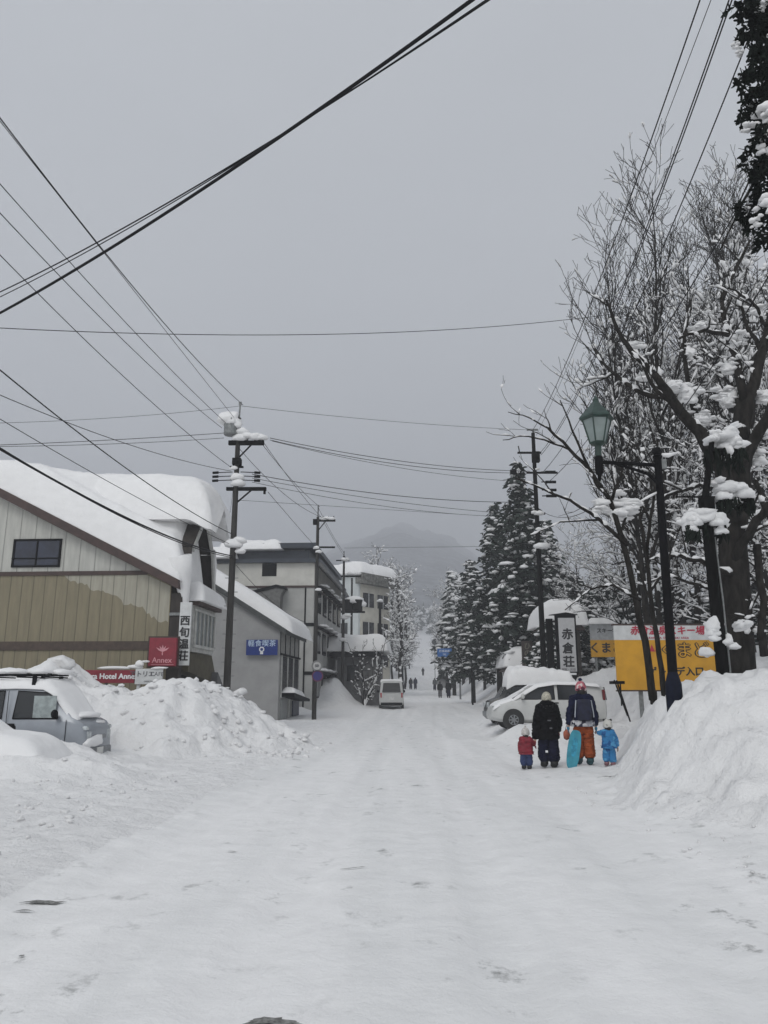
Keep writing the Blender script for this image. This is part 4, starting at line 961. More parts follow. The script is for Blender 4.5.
    for sg in(-1,1):
        p=ft[sg]; b.blob((p.x,p.y+.05*k,max(.05*k,p.z-.01*k)),(.055*k*bulk,.125*k,.06*k),rng,2,.02); b.tube([(p.x,p.y-.01*k,p.z),(p.x,p.y-.01*k,p.z+.08*k)],.06*k*bulk,8)
    b.build('boots',bm_,t,smooth=3)
    # jacket
    lo=hip-.02-coat
    pts=[S(0,0,hip+.12),S(0,0,sh-.14),S(0,-.005,sh-.02),S(0,-.01,nk+.045*hk),S(0,0,(hip+lo)/2),S(0,0,lo)]
    rad=[(.165*k*bulk,.125*k*bulk),(.18*k*bulk,.135*k*bulk),(.155*k*bulk,.115*k*bulk),(.10*k*hk**.8,.095*k*hk**.8),(.18*k*bulk,.135*k*bulk),(.195*k*bulk,.155*k*bulk)]; E=[(0,1),(1,2),(2,3),(0,4),(4,5)]
    for sg,h in((-1,hl),(1,hr)):
        a=add(S(sg*(sw+.01),0,sh-.03),.078*bulk,2); a=add(el(sg,h),.066*bulk,a); e=h-(h-el(sg,h)).normalized()*.015*k; a=add(e,.048*bulk,a)
    jk=skin('jacket',pts,E,rad,jm,t,0,4 if detail else 2)
    if detail: wrinkle(jk,.022*k,8/k,1.5)
    hz_=S(0,0,hc+.05*hk).z
    if hat:
        h=MB(); r=.112*k*hk; hz_-=(.035*k*hk if child else 0)
        h.lathe([(r*.97,hz_-.085*k*hk),(r*1.08,hz_-.05*k*hk),(r*1.0,hz_+.03*k*hk),(r*.78,hz_+.085*k*hk),(r*.42,hz_+.12*k*hk),(r*.1,hz_+.13*k*hk)],20)
        o=h.build('hat',hm,t,smooth=3)
        if 'pom' in hat: MB().blob((0,0,hz_+.155*k*hk),(.042*k,)*3,rng,2,.2).build('pompom',jm if 'dark' in hat else hm,o,smooth=3)
        if 'ear' in hat:
            for sg in(-1,1): MB().blob((sg*.085*k*hk,0,hz_+.10*k*hk),(.035*k*hk,.02*k,.04*k*hk),rng,2,.05).build('ear',BLKP,o,smooth=3)
        if 'fur' in hat: MB().blob((0,-.03*k,(nk+.03)*k),(.17*k,.12*k,.07*k),rng,3,.12).build('collar',jm,t,smooth=3)
        if 'scarf' in hat: MB().blob((0,-.0,(nk+.0)*k),(.10*k*hk,.10*k*hk,.045*k*hk),rng,3,.08).build('scarf',BLKP,t,smooth=3)
    else:
        MB().blob((0,-.012*k,S(0,0,hc).z),(.105*k*hk,.11*k*hk,.125*k*hk),rng,3,.03).build('hood',jm,t,smooth=3)
    return t,jk
NAVYJ=mat('navy_jacket',(.008,.010,.032),.85,.3,9,.5,25,spec=.1); BLKJ=mat('black_coat',(.005,.005,.006),.95,.35,12,.6,40,spec=.06); NAVYT=mat('navy_trousers',(.008,.009,.024),.9,.25,9,.5,20,spec=.1)
REDJ=mat('red_jacket',(.19,.009,.022),.7,.2,9,.3,25); ORNG=mat('orange_trousers',(.27,.062,.02),.85,.25,8,.7,14,spec=.1)
def pattern(name,a,b,c,sc):
    m,nt,bb=newmat(name); L=nt.links.new; tc=N(nt,'ShaderNodeTexCoord'); v=N(nt,'ShaderNodeTexVoronoi',Scale=sc); L(tc.outputs['Object'],v.inputs['Vector'])
    r=N(nt,'ShaderNodeValToRGB'); L(v.outputs['Color'],r.inputs[0]); e=r.color_ramp; e.interpolation='CONSTANT'; e.elements[0].color=(*a,1); e.elements[1].position=.58; e.elements[1].color=(*b,1); q=e.elements.new(.75); q.color=(*c,1)
    L(r.outputs[0],bb.inputs['Base Color']); bb.inputs['Roughness'].default_value=.85; return m
BLUEJ=pattern('blue_snowsuit',(.03,.19,.42),(.08,.31,.56),(.012,.09,.26),14)
PINKH=pattern('pink_knit',(.42,.12,.15),(.60,.50,.48),(.10,.02,.04),16); CREAMH=mat('cream_knit',(.40,.38,.31),.9,.3,30,.5,80); WHTH=pattern('white_fur_hat',(.55,.54,.50),(.62,.61,.58),(.30,.30,.28),25)
HEM=pattern('patterned_hem',(.5,.5,.52),(.02,.02,.04),(.3,.3,.33),16)
py=lambda px,Y:PX(px,Y,.3)
Yp=17.2
# small child in red, right hand raised to the adult
x1=py(526.5,Yp); x2=py(549,Yp); x3=py(584.5,Yp-.2); x4=py(609.5,Yp-.45)
kc=.88/1.7
person('small child in red jacket and dark blue trousers holding the hand of an adult',x1,Yp+.03,.89,0,REDJ,mat('child_navy',(.022,.04,.12),.8,.2),BLKP,mat('white_knit',(.5,.48,.46),.9,.2,20,.3),'pom scarf',(.02,.05),(.17,.08,.92),child=True,stride=.03,glove=REDJ,bulk=1.7)
hx=(x1+(.16+.05+.17)*kc-x2)
a,_j=person('adult in long black coat and pale knit hat holding the hand of the red child',x2,Yp,1.53,0,BLKJ,NAVYT,BLKP,CREAMH,'fur',(max(.0,-hx/(1.53/1.7)-.22),.0,.62),(.04,.03),coat=.22,bulk=1.55,stride=.06,glove=REDJ)
f=MB(); rr=random.Random(8)
for i in range(70):
    an=rr.uniform(0,2*PI); q=Vector((math.cos(an)*.17,math.sin(an)*.1-.03,1.25+rr.uniform(-.03,.05))); f.tube([q,q+Vector((math.cos(an)*.05,math.sin(an)*.04-.01,rr.uniform(-.02,.04)))],[.018,.004],4)
f.build('fur_trim',mat('fur_black',(.015,.015,.014),.95,.3,20),a,smooth=3)
MB().box((.0,-.185,.98),(.07,.02,.025)).box((.03,-.19,.82),(.05,.02,.03)).build('coat_badge',mat('ink_grey',(.09,.09,.1)),a)
MB().box((-.07,-.115,.34),(.05,.015,.045)).build('trouser_logo',WHITEP,a)
a,jk=person('adult in navy jacket, orange trousers and pink bobble hat holding a toddler by the hand',x3,Yp-.2,1.68,0,NAVYJ,ORNG,mat('teal_boots',(.01,.05,.06),.7,.4,10),PINKH,'pom dark',(.08,.05),(.05,-.03),coat=.0,bulk=1.28,stride=.05,glove=mat('blue_glove',(.03,.20,.32),.7))
o=MB().lathe([(.262,.79),(.268,.83),(.266,.90),(.20,.92)],24,M=Matrix.Diagonal((1,.80,1,1))).build('patterned_hem',HEM,a,smooth=3)
for sg in(-1,1): MB().tube([(sg*.16,-.165,1.33),(sg*.19,-.185,1.1),(sg*.20,-.18,.98)],.012,5).build('shoulder_stripe',mat('pale_stripe',(.42,.45,.5),.7),a)
bp=MB().box((0,-.20,1.13),(.30,.14,.44)); bp.build('backpack',mat('backpack_navy',(.008,.01,.03),.8,.3,10,.3,40),a,bevel=.05)
d4=x3+(.17+.05+.05)*(1.68/1.7)-x4
person('toddler in bright blue patterned snowsuit and white hat with black ears',x4,Yp-.45,.97,0,BLUEJ,BLUEJ,mat('pink_boots',(.25,.12,.14),.7,.3,12),WHTH,'ear',(max(.02,-d4/(.97/1.7)-.21-.02),.25,1.16),(.10,.0),child=True,stride=.04,bulk=1.5,glove=SKIN)
# board carried between the adults
xb=PX(569,Yp-.25,.45)
t=thing('snow_board',(xb,Yp-.35,.03),'turquoise child-size board held upright between the two adults','board')
prof=[]
for i in range(28):
    a_=2*PI*i/28; cx,sy=math.cos(a_),math.sin(a_); prof.append((.135*abs(cx)**.5*(1 if cx>0 else -1)*(1-.08*abs(sy)),.40+.40*abs(sy)**.7*(1 if sy>0 else -1)))
TB=mat('turquoise_board',(.04,.27,.36),.45,.2,5,0)
MB().prism(prof,-.015,.015,M=Matrix.Rotation(R(11),4,'Y')).build('deck',TB,t,bevel=.006)
MB().prism([(u*.45,w*.5+.25) for u,w in prof],-.018,-.0155,M=Matrix.Rotation(R(11),4,'Y')).build('graphic',mat('board_blue',(.03,.28,.42),.5,.3,20,0),t)
t=thing('orange_bag',(PX(565.3,Yp,.8),Yp-.12,.55),'small orange bag hanging at the right hand of the black-coated adult','bag')
MB().blob((0,0,.14),(.07,.06,.13),rng,3,.1).build('pouch',mat('bag_orange',(.33,.09,.05),.7,.3,10,.3),t,smooth=3); MB().tube([(-.03,0,.24),(0,0,.36),(.03,0,.24)],.008,5).build('strap',BLACK,t)
# walkers farther away
far=[(429.5+10.5,80.,1.62,'left one of the two nearest distant walkers, in black, right of the minivan',BLKJ,mat('grey_trousers',(.09,.09,.095),.8)),
 (448.5,80.,1.74,'right one of the two nearest distant walkers, taller, in black',BLKJ,NAVYT),
 (410.8,112.,1.62,'left one of the pair of dark walkers above the minivan',BLKJ,NAVYT),
 (415.4,112.,1.66,'right one of the pair of dark walkers above the minivan',NAVYJ,NAVYT),
 (434.8,108.,1.68,'grey-clad walker left of the dark notice stand',mat('grey_coat',(.06,.065,.07),.8,.2,6),NAVYT),
 (423.2,172.,1.75,'farthest lone walker at the foot of the white slope',BLKJ,BLKJ)]
for px,Y,h,lab,j,tr in far:
    person(lab,PX(px,Y,2),Y,h,rng.uniform(-.2,.2)+(PI if px<420 else 0),j,tr,BLKP,None,None,(.03,.02),(.02,-.02),stride=.1,bulk=1.25,detail=False,coat=.05,group='distant walkers on the street')
# ---------------------------------------------------------------- street furniture
def lamp():
    Y=12.2; b=P(674,699,Y); zb=Hs(b.x,Y)-.25; X=b.x
    t=thing('street_lamp',(X,Y,zb),'green hexagonal lantern on a black post with a curved bracket arm','street lamp')
    z=lambda py:ZY(py,Y)-zb
    h=z(455); t.rotation_euler=(0,R(.8),0)
    MB().lathe([(.115,0),(.125,z(696)),(.122,z(684)),(.09,z(676)),(.072,z(672))],16).build('base',mat('base_navy',(.006,.008,.018),.6,.3,8,.1,spec=.08),t,smooth=R(35))
    MB().lathe([(.074,z(672)),(.068,z(560)),(.060,h-.05)],16).build('post',BLACK,t,smooth=R(40))
    MB().lathe([(.072,h-.05),(.078,h-.02),(.06,h),(.075,h+.04),(.078,h+.08),(.05,h+.125),(.01,h+.14)],16).build('finial',BLACK,t,smooth=R(50))
    dx=PX(598,Y,5)-PX(661,Y,5)+.06; zl=z(464)
    a=MB().tube([(0,0,zl-.02),(dx,0,zl+.02)],.032,10)
    a.tube([(-.02,0,z(483)),(-.18,0,z(474)),(-.42,0,zl-.09),(-.7,0,zl-.01)],[.032,.03,.026,.02],8); a.build('bracket_arm',BLACK,t,smooth=R(40))
    MB().lathe([(.012,z(482)),(.03,z(480)),(.035,z(476)),(.065,z(474)),(.07,z(458)),(.055,z(457))],14,c=(dx,0,0)).build('lantern_holder',BLACK,t,smooth=R(40))
    GR=mat('lantern_green',(.014,.038,.030),.45,.25,9,.15)
    MB().lathe([(.055,z(458)),(.055,z(447)),(.11,z(445)),(.115,z(443.5))],14,c=(dx,0,0)).build('lantern_neck',GR,t,smooth=R(40))
    z0,z1=z(444),z(421)
    g=MB().lathe([(.125,z0),(.235,z1)],6,c=(dx,0,0)).build('lantern_glass',mat('lamp_glass',(.20,.24,.235),.25,.1,3,0),t)
    fr=MB()
    for k in range(6):
        a_=2*PI*k/6; c,s_=math.cos(a_),math.sin(a_); fr.tube([(dx+.128*c,.128*s_,z0-.01),(dx+.241*c,.241*s_,z1)],.013,5)
        c2,s2=math.cos(a_+PI/3),math.sin(a_+PI/3)
        for r_,zz in((.128,z0),(.241,z1)): fr.tube([(dx+r_*c,r_*s_,zz),(dx+r_*c2,r_*s2,zz)],.016,5)
    fr.build('lantern_frame',GR,t)
    MB().lathe([(.25,z1-.01),(.30,z1+.02),(.285,z1+.05),(.19,z(412)),(.07,z(404)),(.05,z(402)),(.055,z(400.5)),(.03,z(398.5)),(.005,z(396))],6,c=(dx,0,0)).build('lantern_cap',GR,t)
    MB().box((.09,-.0,z(464)),(.09,.05,.16)).build('clamp_plate',STEEL,t)
    s=MB(); s.tube([(.06,0,z(455)),(.18,0,z(455)),(.34,.02,z(452))],[.035,.04,.015],7); s.tube([(-.03,0,z(492)),(-.2,0,z(497)),(-.35,0,z(502))],[.02,.025,.01],6)
    s.build('snow',SNOWT,t,smooth=3)
lamp()
def post2():
    Y=13.6; b=P(723,672,Y); X=b.x; zb=Hs(X,Y)-.3; t=thing('dark_post',(X,Y,zb),'thick dark pole with three big heaps of snow, right of the street lamp','pole')
    z=lambda py:ZY(py,Y)-zb
    x=lambda px,py:PX(px,Y,ZY(py,Y))-X
    MB().tube([(0,0,0),(-.01,0,z(600)),(-.02,0,z(540)),(-.02,0,z(497))],[.11,.105,.10,.095],14).build('post',DARKPOLE,t,smooth=R(50))
    MB().tube([(-.02,0,z(500)),(x(712,440),.0,z(440))],[.07,.05],8).build('upper_post',DARKPOLE,t)
    MB().tube([(.115,-.03,0),(.11,-.03,z(600)),(.09,0,z(537))],.016,6).build('conduit',STEEL,t)
    a=MB()
    a.b2((x(688,523),-.12,z(528)),(x(722,523),.12,z(526.5))); a.b2((x(716,485),-.1,z(502)),(x(745,485),.1,z(500))); a.b2((x(708,440),-.1,z(452)),(x(742,440),.1,z(450)))
    a.tube([(x(676,497),0,z(497)),(x(716,497),0,z(497))],.018,5); a.b2((-.1,-.12,z(512)),(.1,.12,z(498))); a.build('bracket',DARKPOLE,t)
    f=MB(); rr=random.Random(4)
    for (xa,xb,p0,l) in((684,724,530,.30),(718,752,502,.3),(706,742,453,.5)):
        for i in range(46):
            q=rr.uniform(xa,xb); X0=x(q,p0); y=rr.uniform(-.15,.12); L_=l*rr.uniform(.3,1)
            f.tube([(X0,y,z(p0)+.06),(X0+rr.uniform(-.05,.05),y,z(p0)-L_*.5),(X0+rr.uniform(-.08,.08),y,z(p0)-L_)],[.02,.03,.004],4)
    f.build('hanging_sprigs',NEEDLE2,t)
    s=MB()
    def heap(cx,cy,w,h,d=.28):
        o=Vector((x(cx,cy),0,z(cy))); s.blob(o,(w*.8,d*.9,h*.85),rr,3,.16)
        for _ in range(int(3+12*w)):
            a_=rr.uniform(0,2*PI); q=rr.uniform(.35,.95); k=rr.uniform(.03,.09)
            s.blob(o+Vector((math.cos(a_)*w*q,rr.uniform(-.8,.8)*d,math.sin(a_)*h*q*.9)),(k*1.5,k*1.3,k),rr,2,.25)
    heap(702,519,.36,.20); heap(692,522,.22,.19); heap(716,522,.22,.2); heap(703,514,.3,.12); heap(688,527,.10,.14,.2); heap(719,530,.10,.16,.2)
    heap(728,489,.30,.17); heap(741,494,.2,.2); heap(722,498,.18,.14); heap(718,482,.08,.1); heap(735,502,.1,.14,.15)
    heap(722,437,.27,.14); heap(732,442,.17,.2); heap(712,440,.15,.1); heap(728,451,.12,.18,.15); heap(740,447,.1,.1,.15); heap(733,428,.06,.1)
    heap(713,626,.14,.18,.2); heap(710,634,.1,.13,.18); heap(728,643,.09,.2,.15); heap(740,626,.15,.12,.2); heap(707,655,.05,.07,.08)
    s.build('snow',SNOWT,t,smooth=3)
post2()
def signs():
    YEL=mat('sign_yellow',(.56,.28,.010),.55,.1,1.5,0)
    Y=22.5; xa,xb=PX(616,Y,2.5),PX(716,Y,2.5); z0,z1=ZY(690,Y),ZY(625.5,Y); zy=ZY(640,Y)
    t=thing('ski_sign_board',((xa+xb)/2,Y,0),'large yellow ski slope entrance board with white top strip behind two tree trunks','sign board'); W=xb-xa
    MB().b2((-W/2,0,z0),(W/2,.08,zy)).build('yellow_panel',YEL,t); MB().b2((-W/2,0,zy+.002),(W/2,.08,z1)).build('white_panel',PAPER,t)
    MB().b2((-W/2-.03,.0,z1),(W/2+.03,.14,z1+.05)).b2((-W/2-.03,-.01,z0-.04),(W/2+.03,.12,z0)).build('frame',BROWN,t)
    x=lambda px:PX(px,Y,2.5)-(xa+xb)/2
    c=(z1+zy)/2; text('赤倉温泉スキー場',.27,REDP,t,(x(669.5),-.004,c+.05),bold=.008,shear=.15); text('AKAKURA ONSEN SKI AREA',.08,REDP,t,(x(669.5),-.004,zy+.06),bold=.002,sp=1.25)
    text('くまど',.48,BLKP,t,(x(685),-.003,ZY(651,Y)),bold=.034); text('くまど',.48,YEL,t,(x(685),-.014,ZY(651,Y)))
    text('ゲレンデ入口',.27,BLKP,t,(x(675),-.003,ZY(672,Y)),bold=.009)
    a=MB(); zc=ZY(675,Y); a.b2((x(704),-.008,zc-.05),(x(714),.0,zc+.05)); a.build('arrow',REDP,t)
    a=MB(); zc=ZY(648,Y)
    for dx in(0,.16): a.prism([(x(650)+dx,zc-.10),(x(650)+dx+.16,zc-.10),(x(650)+dx+.08,zc+.10)],-.008,-.001)
    a.build('mountain_mark',REDP,t)
    lg=MB()
    for dx in(x(640),x(700)): lg.b2((dx-.05,.1,-.0),(dx+.05,.2,z1-.1))
    lg.parts('post',STEEL,t)
    s=MB(); s.blob((x(705),0,z0+.0),(.7,.3,.22),rng,3,.1); s.build('snow',SNOW,t,smooth=3)
    t2=thing('tilted_stand',(PX(627,21.6,1.5),21.6,Hs(PX(627,21.6,1.5),21.6)-.3),'thin dark metal trestle stuck in the snow at the left foot of the yellow board','stand')
    z=lambda py:ZY(py,21.6)-t2.location.z; xx=lambda px:PX(px,21.6,1.6)-t2.location.x
    MB().tube([(xx(615),0,z(680)),(xx(626),0,z(716))],.022,6).tube([(xx(620),.25,z(680)),(xx(631),.25,z(722))],.022,6).build('leg',BLACK,t2).name='leg'
    MB().tube([(xx(623),0.2,z(683)),(xx(623),.2,z(706))],.02,6).build('leg',BLACK,t2); MB().b2((xx(613),-.04,z(684)),(xx(625),.3,z(681))).build('top_bar',BLACK,t2)
    # smaller yellow/white sign farther back
    Y=38; xa,xb=PX(592,Y,3),PX(622,Y,3); t=thing('small_ski_sign',((xa+xb)/2,Y,0),'smaller yellow and white board farther back, left of the big yellow one','sign board'); W=xb-xa
    z0,zm,z1=ZY(657,Y),ZY(640,Y),ZY(624,Y)
    MB().b2((-W/2,0,z0),(W/2,.1,zm)).build('yellow_panel',YEL,t); MB().b2((-W/2,0,zm+.002),(W/2,.1,z1)).build('white_panel',mat('faded_white',(.34,.35,.36),.7),t)
    text('くまど',.55,BLKP,t,(0,-.004,(z0+zm)/2),bold=.02); text('スキー場',.26,BLKP,t,(.1,-.004,(z1+zm)/2+.05),bold=.008)
    MB().b2((-W/2+.2,.1,0),(-W/2+.3,.2,z0)).b2((W/2-.3,.1,0),(W/2-.2,.2,z0)).build('post',STEEL,t)
    MB().sheet(-W/2-.05,W/2+.05,-.15,.3,lambda x,y:z1,lambda x,y:z1+.01+.3*rounded(x,y,-W/2-.05,W/2+.05,-.15,.3,.2),20,6).build('snow',SNOW,t,smooth=3)
    # black framed vertical inn sign
    Y=34; xc=PX(567,Y,3.5); t=thing('inn_sign',(xc,Y,0),'tall black framed white sign with three black characters behind the parked cars','sign',rz=R(-4))
    z0,z1=ZY(683,Y),ZY(615,Y); w=.42; H_=z1-z0
    MB().prism([(-w-.04,z0),(w*.55,z0),(w*.95,z0+.35),(w,z0+.4),(w,z1),(-w-.04,z1)],-.14,.14).build('frame',BLACK,t)
    MB().b2((-w+.07,-.155,z0+.48),(w-.07,-.14,z1-.14)).build('panel',mat('sign_panel_grey',(.44,.44,.45),.5,.06),t)
    for ch,py_ in(('赤',635),('倉',649),('荘',662.5)): text(ch,.50,BLKP,t,(0.02,-.158,ZY(py_,Y)),bold=.02)
    text('旅館・民宿',.12,mat('ink_grey',(.09,.09,.1)),t,(.0,-.158,z0+.56))
    MB().b2((-w+.02,-.15,z0+.34),(w-.1,-.142,z0+.42)).build('lower_trim',WHITEP,t)
    MB().b2((-w-.42,.05,0),(-w-.14,.25,z1-.15)).build('post',DARKPOLE,t); MB().b2((-w-.3,.1,z1-.3),(-w,.2,z1-.25)).b2((-w-.3,.1,z0+.8),(-w,.2,z0+.85)).build('bracket',BLACK,t)
    MB().prism([(-w-.3,z1),(w+.1,z1),(.0,z1+.1)],-.2,.2).build('cap',BLACK,t)
    # dark vertical sign farther back
    Y=46; xc=PX(527.5,Y,3.5); t=thing('dark_vertical_sign',(xc,Y,0),'dark brown vertical name board left of the right utility pole','sign'); z0,z1=ZY(673,Y),ZY(641,Y)
    MB().b2((-.32,-.1,z0),(.32,.1,z1)).build('board',mat('board_brown',(.04,.03,.025),.7,.3),t,bevel=.03)
    text('ひ\nの\nき\n荘',.42,mat('faded_gold',(.16,.15,.12),.7),t,(0,-.105,(z0+z1)/2),bold=.01); MB().b2((-.06,.1,0),(.06,.2,z0+.5)).build('post',DARKPOLE,t)
    # blue direction sign on an arm
    Y=76; xp=PX(460,Y,3); zt=ZY(657,Y); t=thing('direction_sign',(xp,Y,Hs(xp,Y)-.3),'blue overhead direction sign on an arm from a slim roadside post','road sign'); z_b=t.location.z
    MB().tube([(0,0,0),(0,0,zt-z_b-.3),(-.3,0,zt-z_b),(PX(452,Y,4)-xp,0,zt-z_b)],.09,8).build('post',STEEL,t,smooth=3)
    xa,xb=PX(437.5,Y,4)-xp,PX(452,Y,4)-xp; za,zb=ZY(657,Y)-z_b,ZY(648.5,Y)-z_b
    MB().b2((xa,-.06,za),(xb,.0,zb)).build('sign_panel',mat('road_blue',(.012,.10,.32),.5,.05),t)
    text('妙高高原',.26,WHITEP,t,((xa+xb)/2,-.065,za+.55)); text('292',.22,WHITEP,t,((xa+xb)/2,-.065,za+.24)); 
    # round mirror/clock
    Y=110; xp=PX(435,Y,5); t=thing('traffic_mirror',(xp,Y,Hs(xp,Y)-.3),'small dark round mirror above the blue direction sign','traffic mirror'); z_b=t.location.z
    MB().lathe([(.42,0),(.42,.08)],20,M=RM,c=(0,0,ZY(642,Y)-z_b)).build('mirror',mat('mirror_dark',(.06,.065,.07),.3,.3),t); MB().tube([(0,.1,0),(0,.1,ZY(642,Y)-z_b)],.05,6).build('post',STEEL,t)
    # notice stand
    Y=108; xp=PX(442.5,Y,3); t=thing('notice_stand',(xp,Y,Hs(xp,Y)-.05),'small roofed notice stand standing on the snow beside a walker','notice board')
    MB().b2((-.75,-.1,.4),(.75,.1,1.6)).build('board',mat('notice_grey',(.16,.16,.16),.7,.3,3),t); MB().prism([(-.95,1.6),(.95,1.6),(.5,1.95),(-.5,1.95)],-.4,.4).build('roof',BLACK,t)
    MB().b2((-.7,-.05,0),(-.6,.05,.4)).b2((.6,-.05,0),(.7,.05,.4)).build('post',BLACK,t); MB().blob((0,0,2.0),(.7,.4,.2),rng,2).build('snow',SNOWT,t,smooth=3)
    # thin roadside poles right
    for px,pt,pb,Y,r_,lab in((513.5,603,672,50,.07,'slim grey post topped by two stacked pillows of snow, left of the right utility pole'),(472,655,706,62,.06,'thin dark marker post on the right verge'),(446,672,690,97,.05,'distant thin marker pole at the right verge near the walkers')):
        xp=PX(px,Y,3); zb=Hs(xp,Y)-.3; t=thing('marker_post',(xp,Y,zb),lab,'post'); h=ZY(pt,Y)-zb
        MB().tube([(0,0,0),(0,0,h)],[r_*1.2,r_],8).build('post',STEEL if r_>.06 else DARKPOLE,t,smooth=R(50))
        s=MB()
        if px>500: 
            s.blob((-.1,0,h+.9),(.75,.5,.45),rng,3,.1); s.blob((.2,0,h+.35),(.5,.4,.5),rng,3,.12); MB().b2((-.6,-.1,h+.45),(.4,.1,h+.52)).build('lamp_arm',STEEL,t)
        else: s.blob((0,0,h),(.12,.12,.08),rng,2)
        s.build('snow',SNOWT,t,smooth=3)
signs()
# ---------------------------------------------------------------- trees
def rv(r): return Vector((r.gauss(0,1),r.gauss(0,1),r.gauss(0,1))).normalized()
class Tree:
    """collects branch tubes and snow lumps"""
    def __init__(s,seed,prm): s.r=random.Random(seed); s.b=MB(); s.t=MB(); s.s=MB(); s.p=prm
    def branch(s,pts,rad,lvl,kids=True):
        n=[10,7,5,3,3,3][lvl]
        (s.b if lvl<2 else s.t).tube(pts,rad,n,caps=lvl<2)
        s.snow(pts,rad,lvl)
        if kids and lvl<s.p['max']: s.sprout(pts,rad,lvl)
    def clump(s,c,w,h):
        r=s.r
        s.s.blob(c-Vector((0,0,h*.15)),(w*.62,w*.42,h*.55),r,3,.3)
        for _ in range(int(10+38*w)):
            k=w*r.uniform(.08,.34); s.s.blob(c+Vector((r.gauss(0,w*.42),r.gauss(0,w*.3),r.gauss(0,h*.42))),(k*r.uniform(.9,2.0),k,k*r.uniform(.45,.8)),r,2,.24)
    def snow(s,pts,rad,lvl):
        p=s.p; r=s.r
        for i in range(len(pts)-1):
            a,b=pts[i],pts[i+1]; d=b-a; L=d.length
            if L<1e-4: continue
            sl=abs(d.z)/L; R_=(rad[i]+rad[i+1])/2
            pr=p['snow'][min(lvl,len(p['snow'])-1)]*(1-max(0,sl-.35)*1.25)
            if a.z>p.get('snowtop',1e9): pr*=.15
            if r.random()>pr: continue
            if lvl<=1:
                k=max(2,int(L/.22)); off=R_*.75
                q=[a+d*(j/k)+Vector((r.uniform(-.3,.3)*R_,r.uniform(-.3,.3)*R_,off+r.uniform(-.3,.5)*R_)) for j in range(k+1)]
                rr=[max(.012,(R_*.75+p['lump']*.35)*r.uniform(.5,1.25)) for _ in q]; rr[0]*=.3; rr[-1]*=.3
                s.s.tube(q,rr,6)
            else:
                w=p['lump']*r.uniform(.35,1.15); M=d.to_track_quat('X','Z').to_matrix().to_4x4()
                s.s.blob((a+b)/2+Vector((0,0,R_+w*.35)),(max(w,L*.62*r.uniform(.6,1.1)),w*.72,w*.5),r,1,.2,M)
    def sprout(s,pts,rad,lvl):
        p=s.p; r=s.r; Ls=[0]
        for i in range(len(pts)-1): Ls.append(Ls[-1]+(pts[i+1]-pts[i]).length)
        tot=Ls[-1]; n=max(1,int(tot*p['dens'][lvl]*r.uniform(.8,1.2)))
        for k in range(n):
            t=p['t0'][lvl]+(1-p['t0'][lvl])*((k+r.random())/n); x=t*tot
            i=max(j for j in range(len(Ls)) if Ls[j]<=x+1e-9); i=min(i,len(pts)-2)
            f=(x-Ls[i])/max(1e-6,Ls[i+1]-Ls[i]); a=pts[i].lerp(pts[i+1],f); ra=rad[i]*(1-f)+rad[i+1]*f
            d=(pts[i+1]-pts[i]).normalized(); side=rv(r); side-=d*side.dot(d); side.normalize()
            if side.z<-.2 and r.random()<.5: side.z*=-1
            ang=R(r.uniform(*p['ang'])); nd=(d*math.cos(ang)+side*math.sin(ang)+Vector((0,0,p['up'][min(lvl,len(p['up'])-1)]))).normalized()
            L=p['len'][lvl]*(1-p['fall']*t)*r.uniform(.6,1.2)
            s.grow(a,nd,L,min(ra*.75,p['rad'][lvl]*r.uniform(.7,1.2)),lvl+1)
    def grow(s,a,d,L,r0,lvl):
        p=s.p; r=s.r; n=[6,6,5,3,2,2][lvl]; pts=[a]; rad=[r0]; w=p['wig']; up=p['up'][min(lvl-1,len(p['up'])-1)]*.35
        for i in range(n):
            d=(d+rv(r)*w+Vector((0,0,up))).normalized(); pts.append(pts[-1]+d*L/n); rad.append(max(p['rmin'],r0*(1-.75*(i+1)/n)))
        s.branch(pts,rad,lvl)
    def finish(s,name,label,origin,cat='tree',group=None,barks=None,twig=None):
        t=thing(name,origin,label,cat,group); o=Vector(origin)
        for nm,mb,m in(('trunk',s.b,barks or BARK),('twigs',s.t,twig or TWIG),('snow',s.s,SNOWT)):
            if not mb.v: continue
            mb.v=[(v[0]-o.x,v[1]-o.y,v[2]-o.z) for v in mb.v]; o_=mb.build(nm,m,t,smooth=3)
            if nm!='trunk': o_['kind']='stuff'
        return t
def pl(px_list,Y,r0,r1,dy=0,jit=.0,seed=0):
    """polyline through pixel points at distance Y (+dy along it)"""
    n=len(px_list); pts=[P(x,y,Y+dy*i/(n-1)) for i,(x,y) in enumerate(px_list)]
    out=[];rad=[]; rr=random.Random(seed)
    for i in range(n-1):
        for k in range(3):
            f=k/3; q=pts[i].lerp(pts[i+1],f)
            if k: q+=rv(rr)*jit
            out.append(q); rad.append(r0+(r1-r0)*(i+f)/(n-1))
    out.append(pts[-1]); rad.append(r1); return out,rad
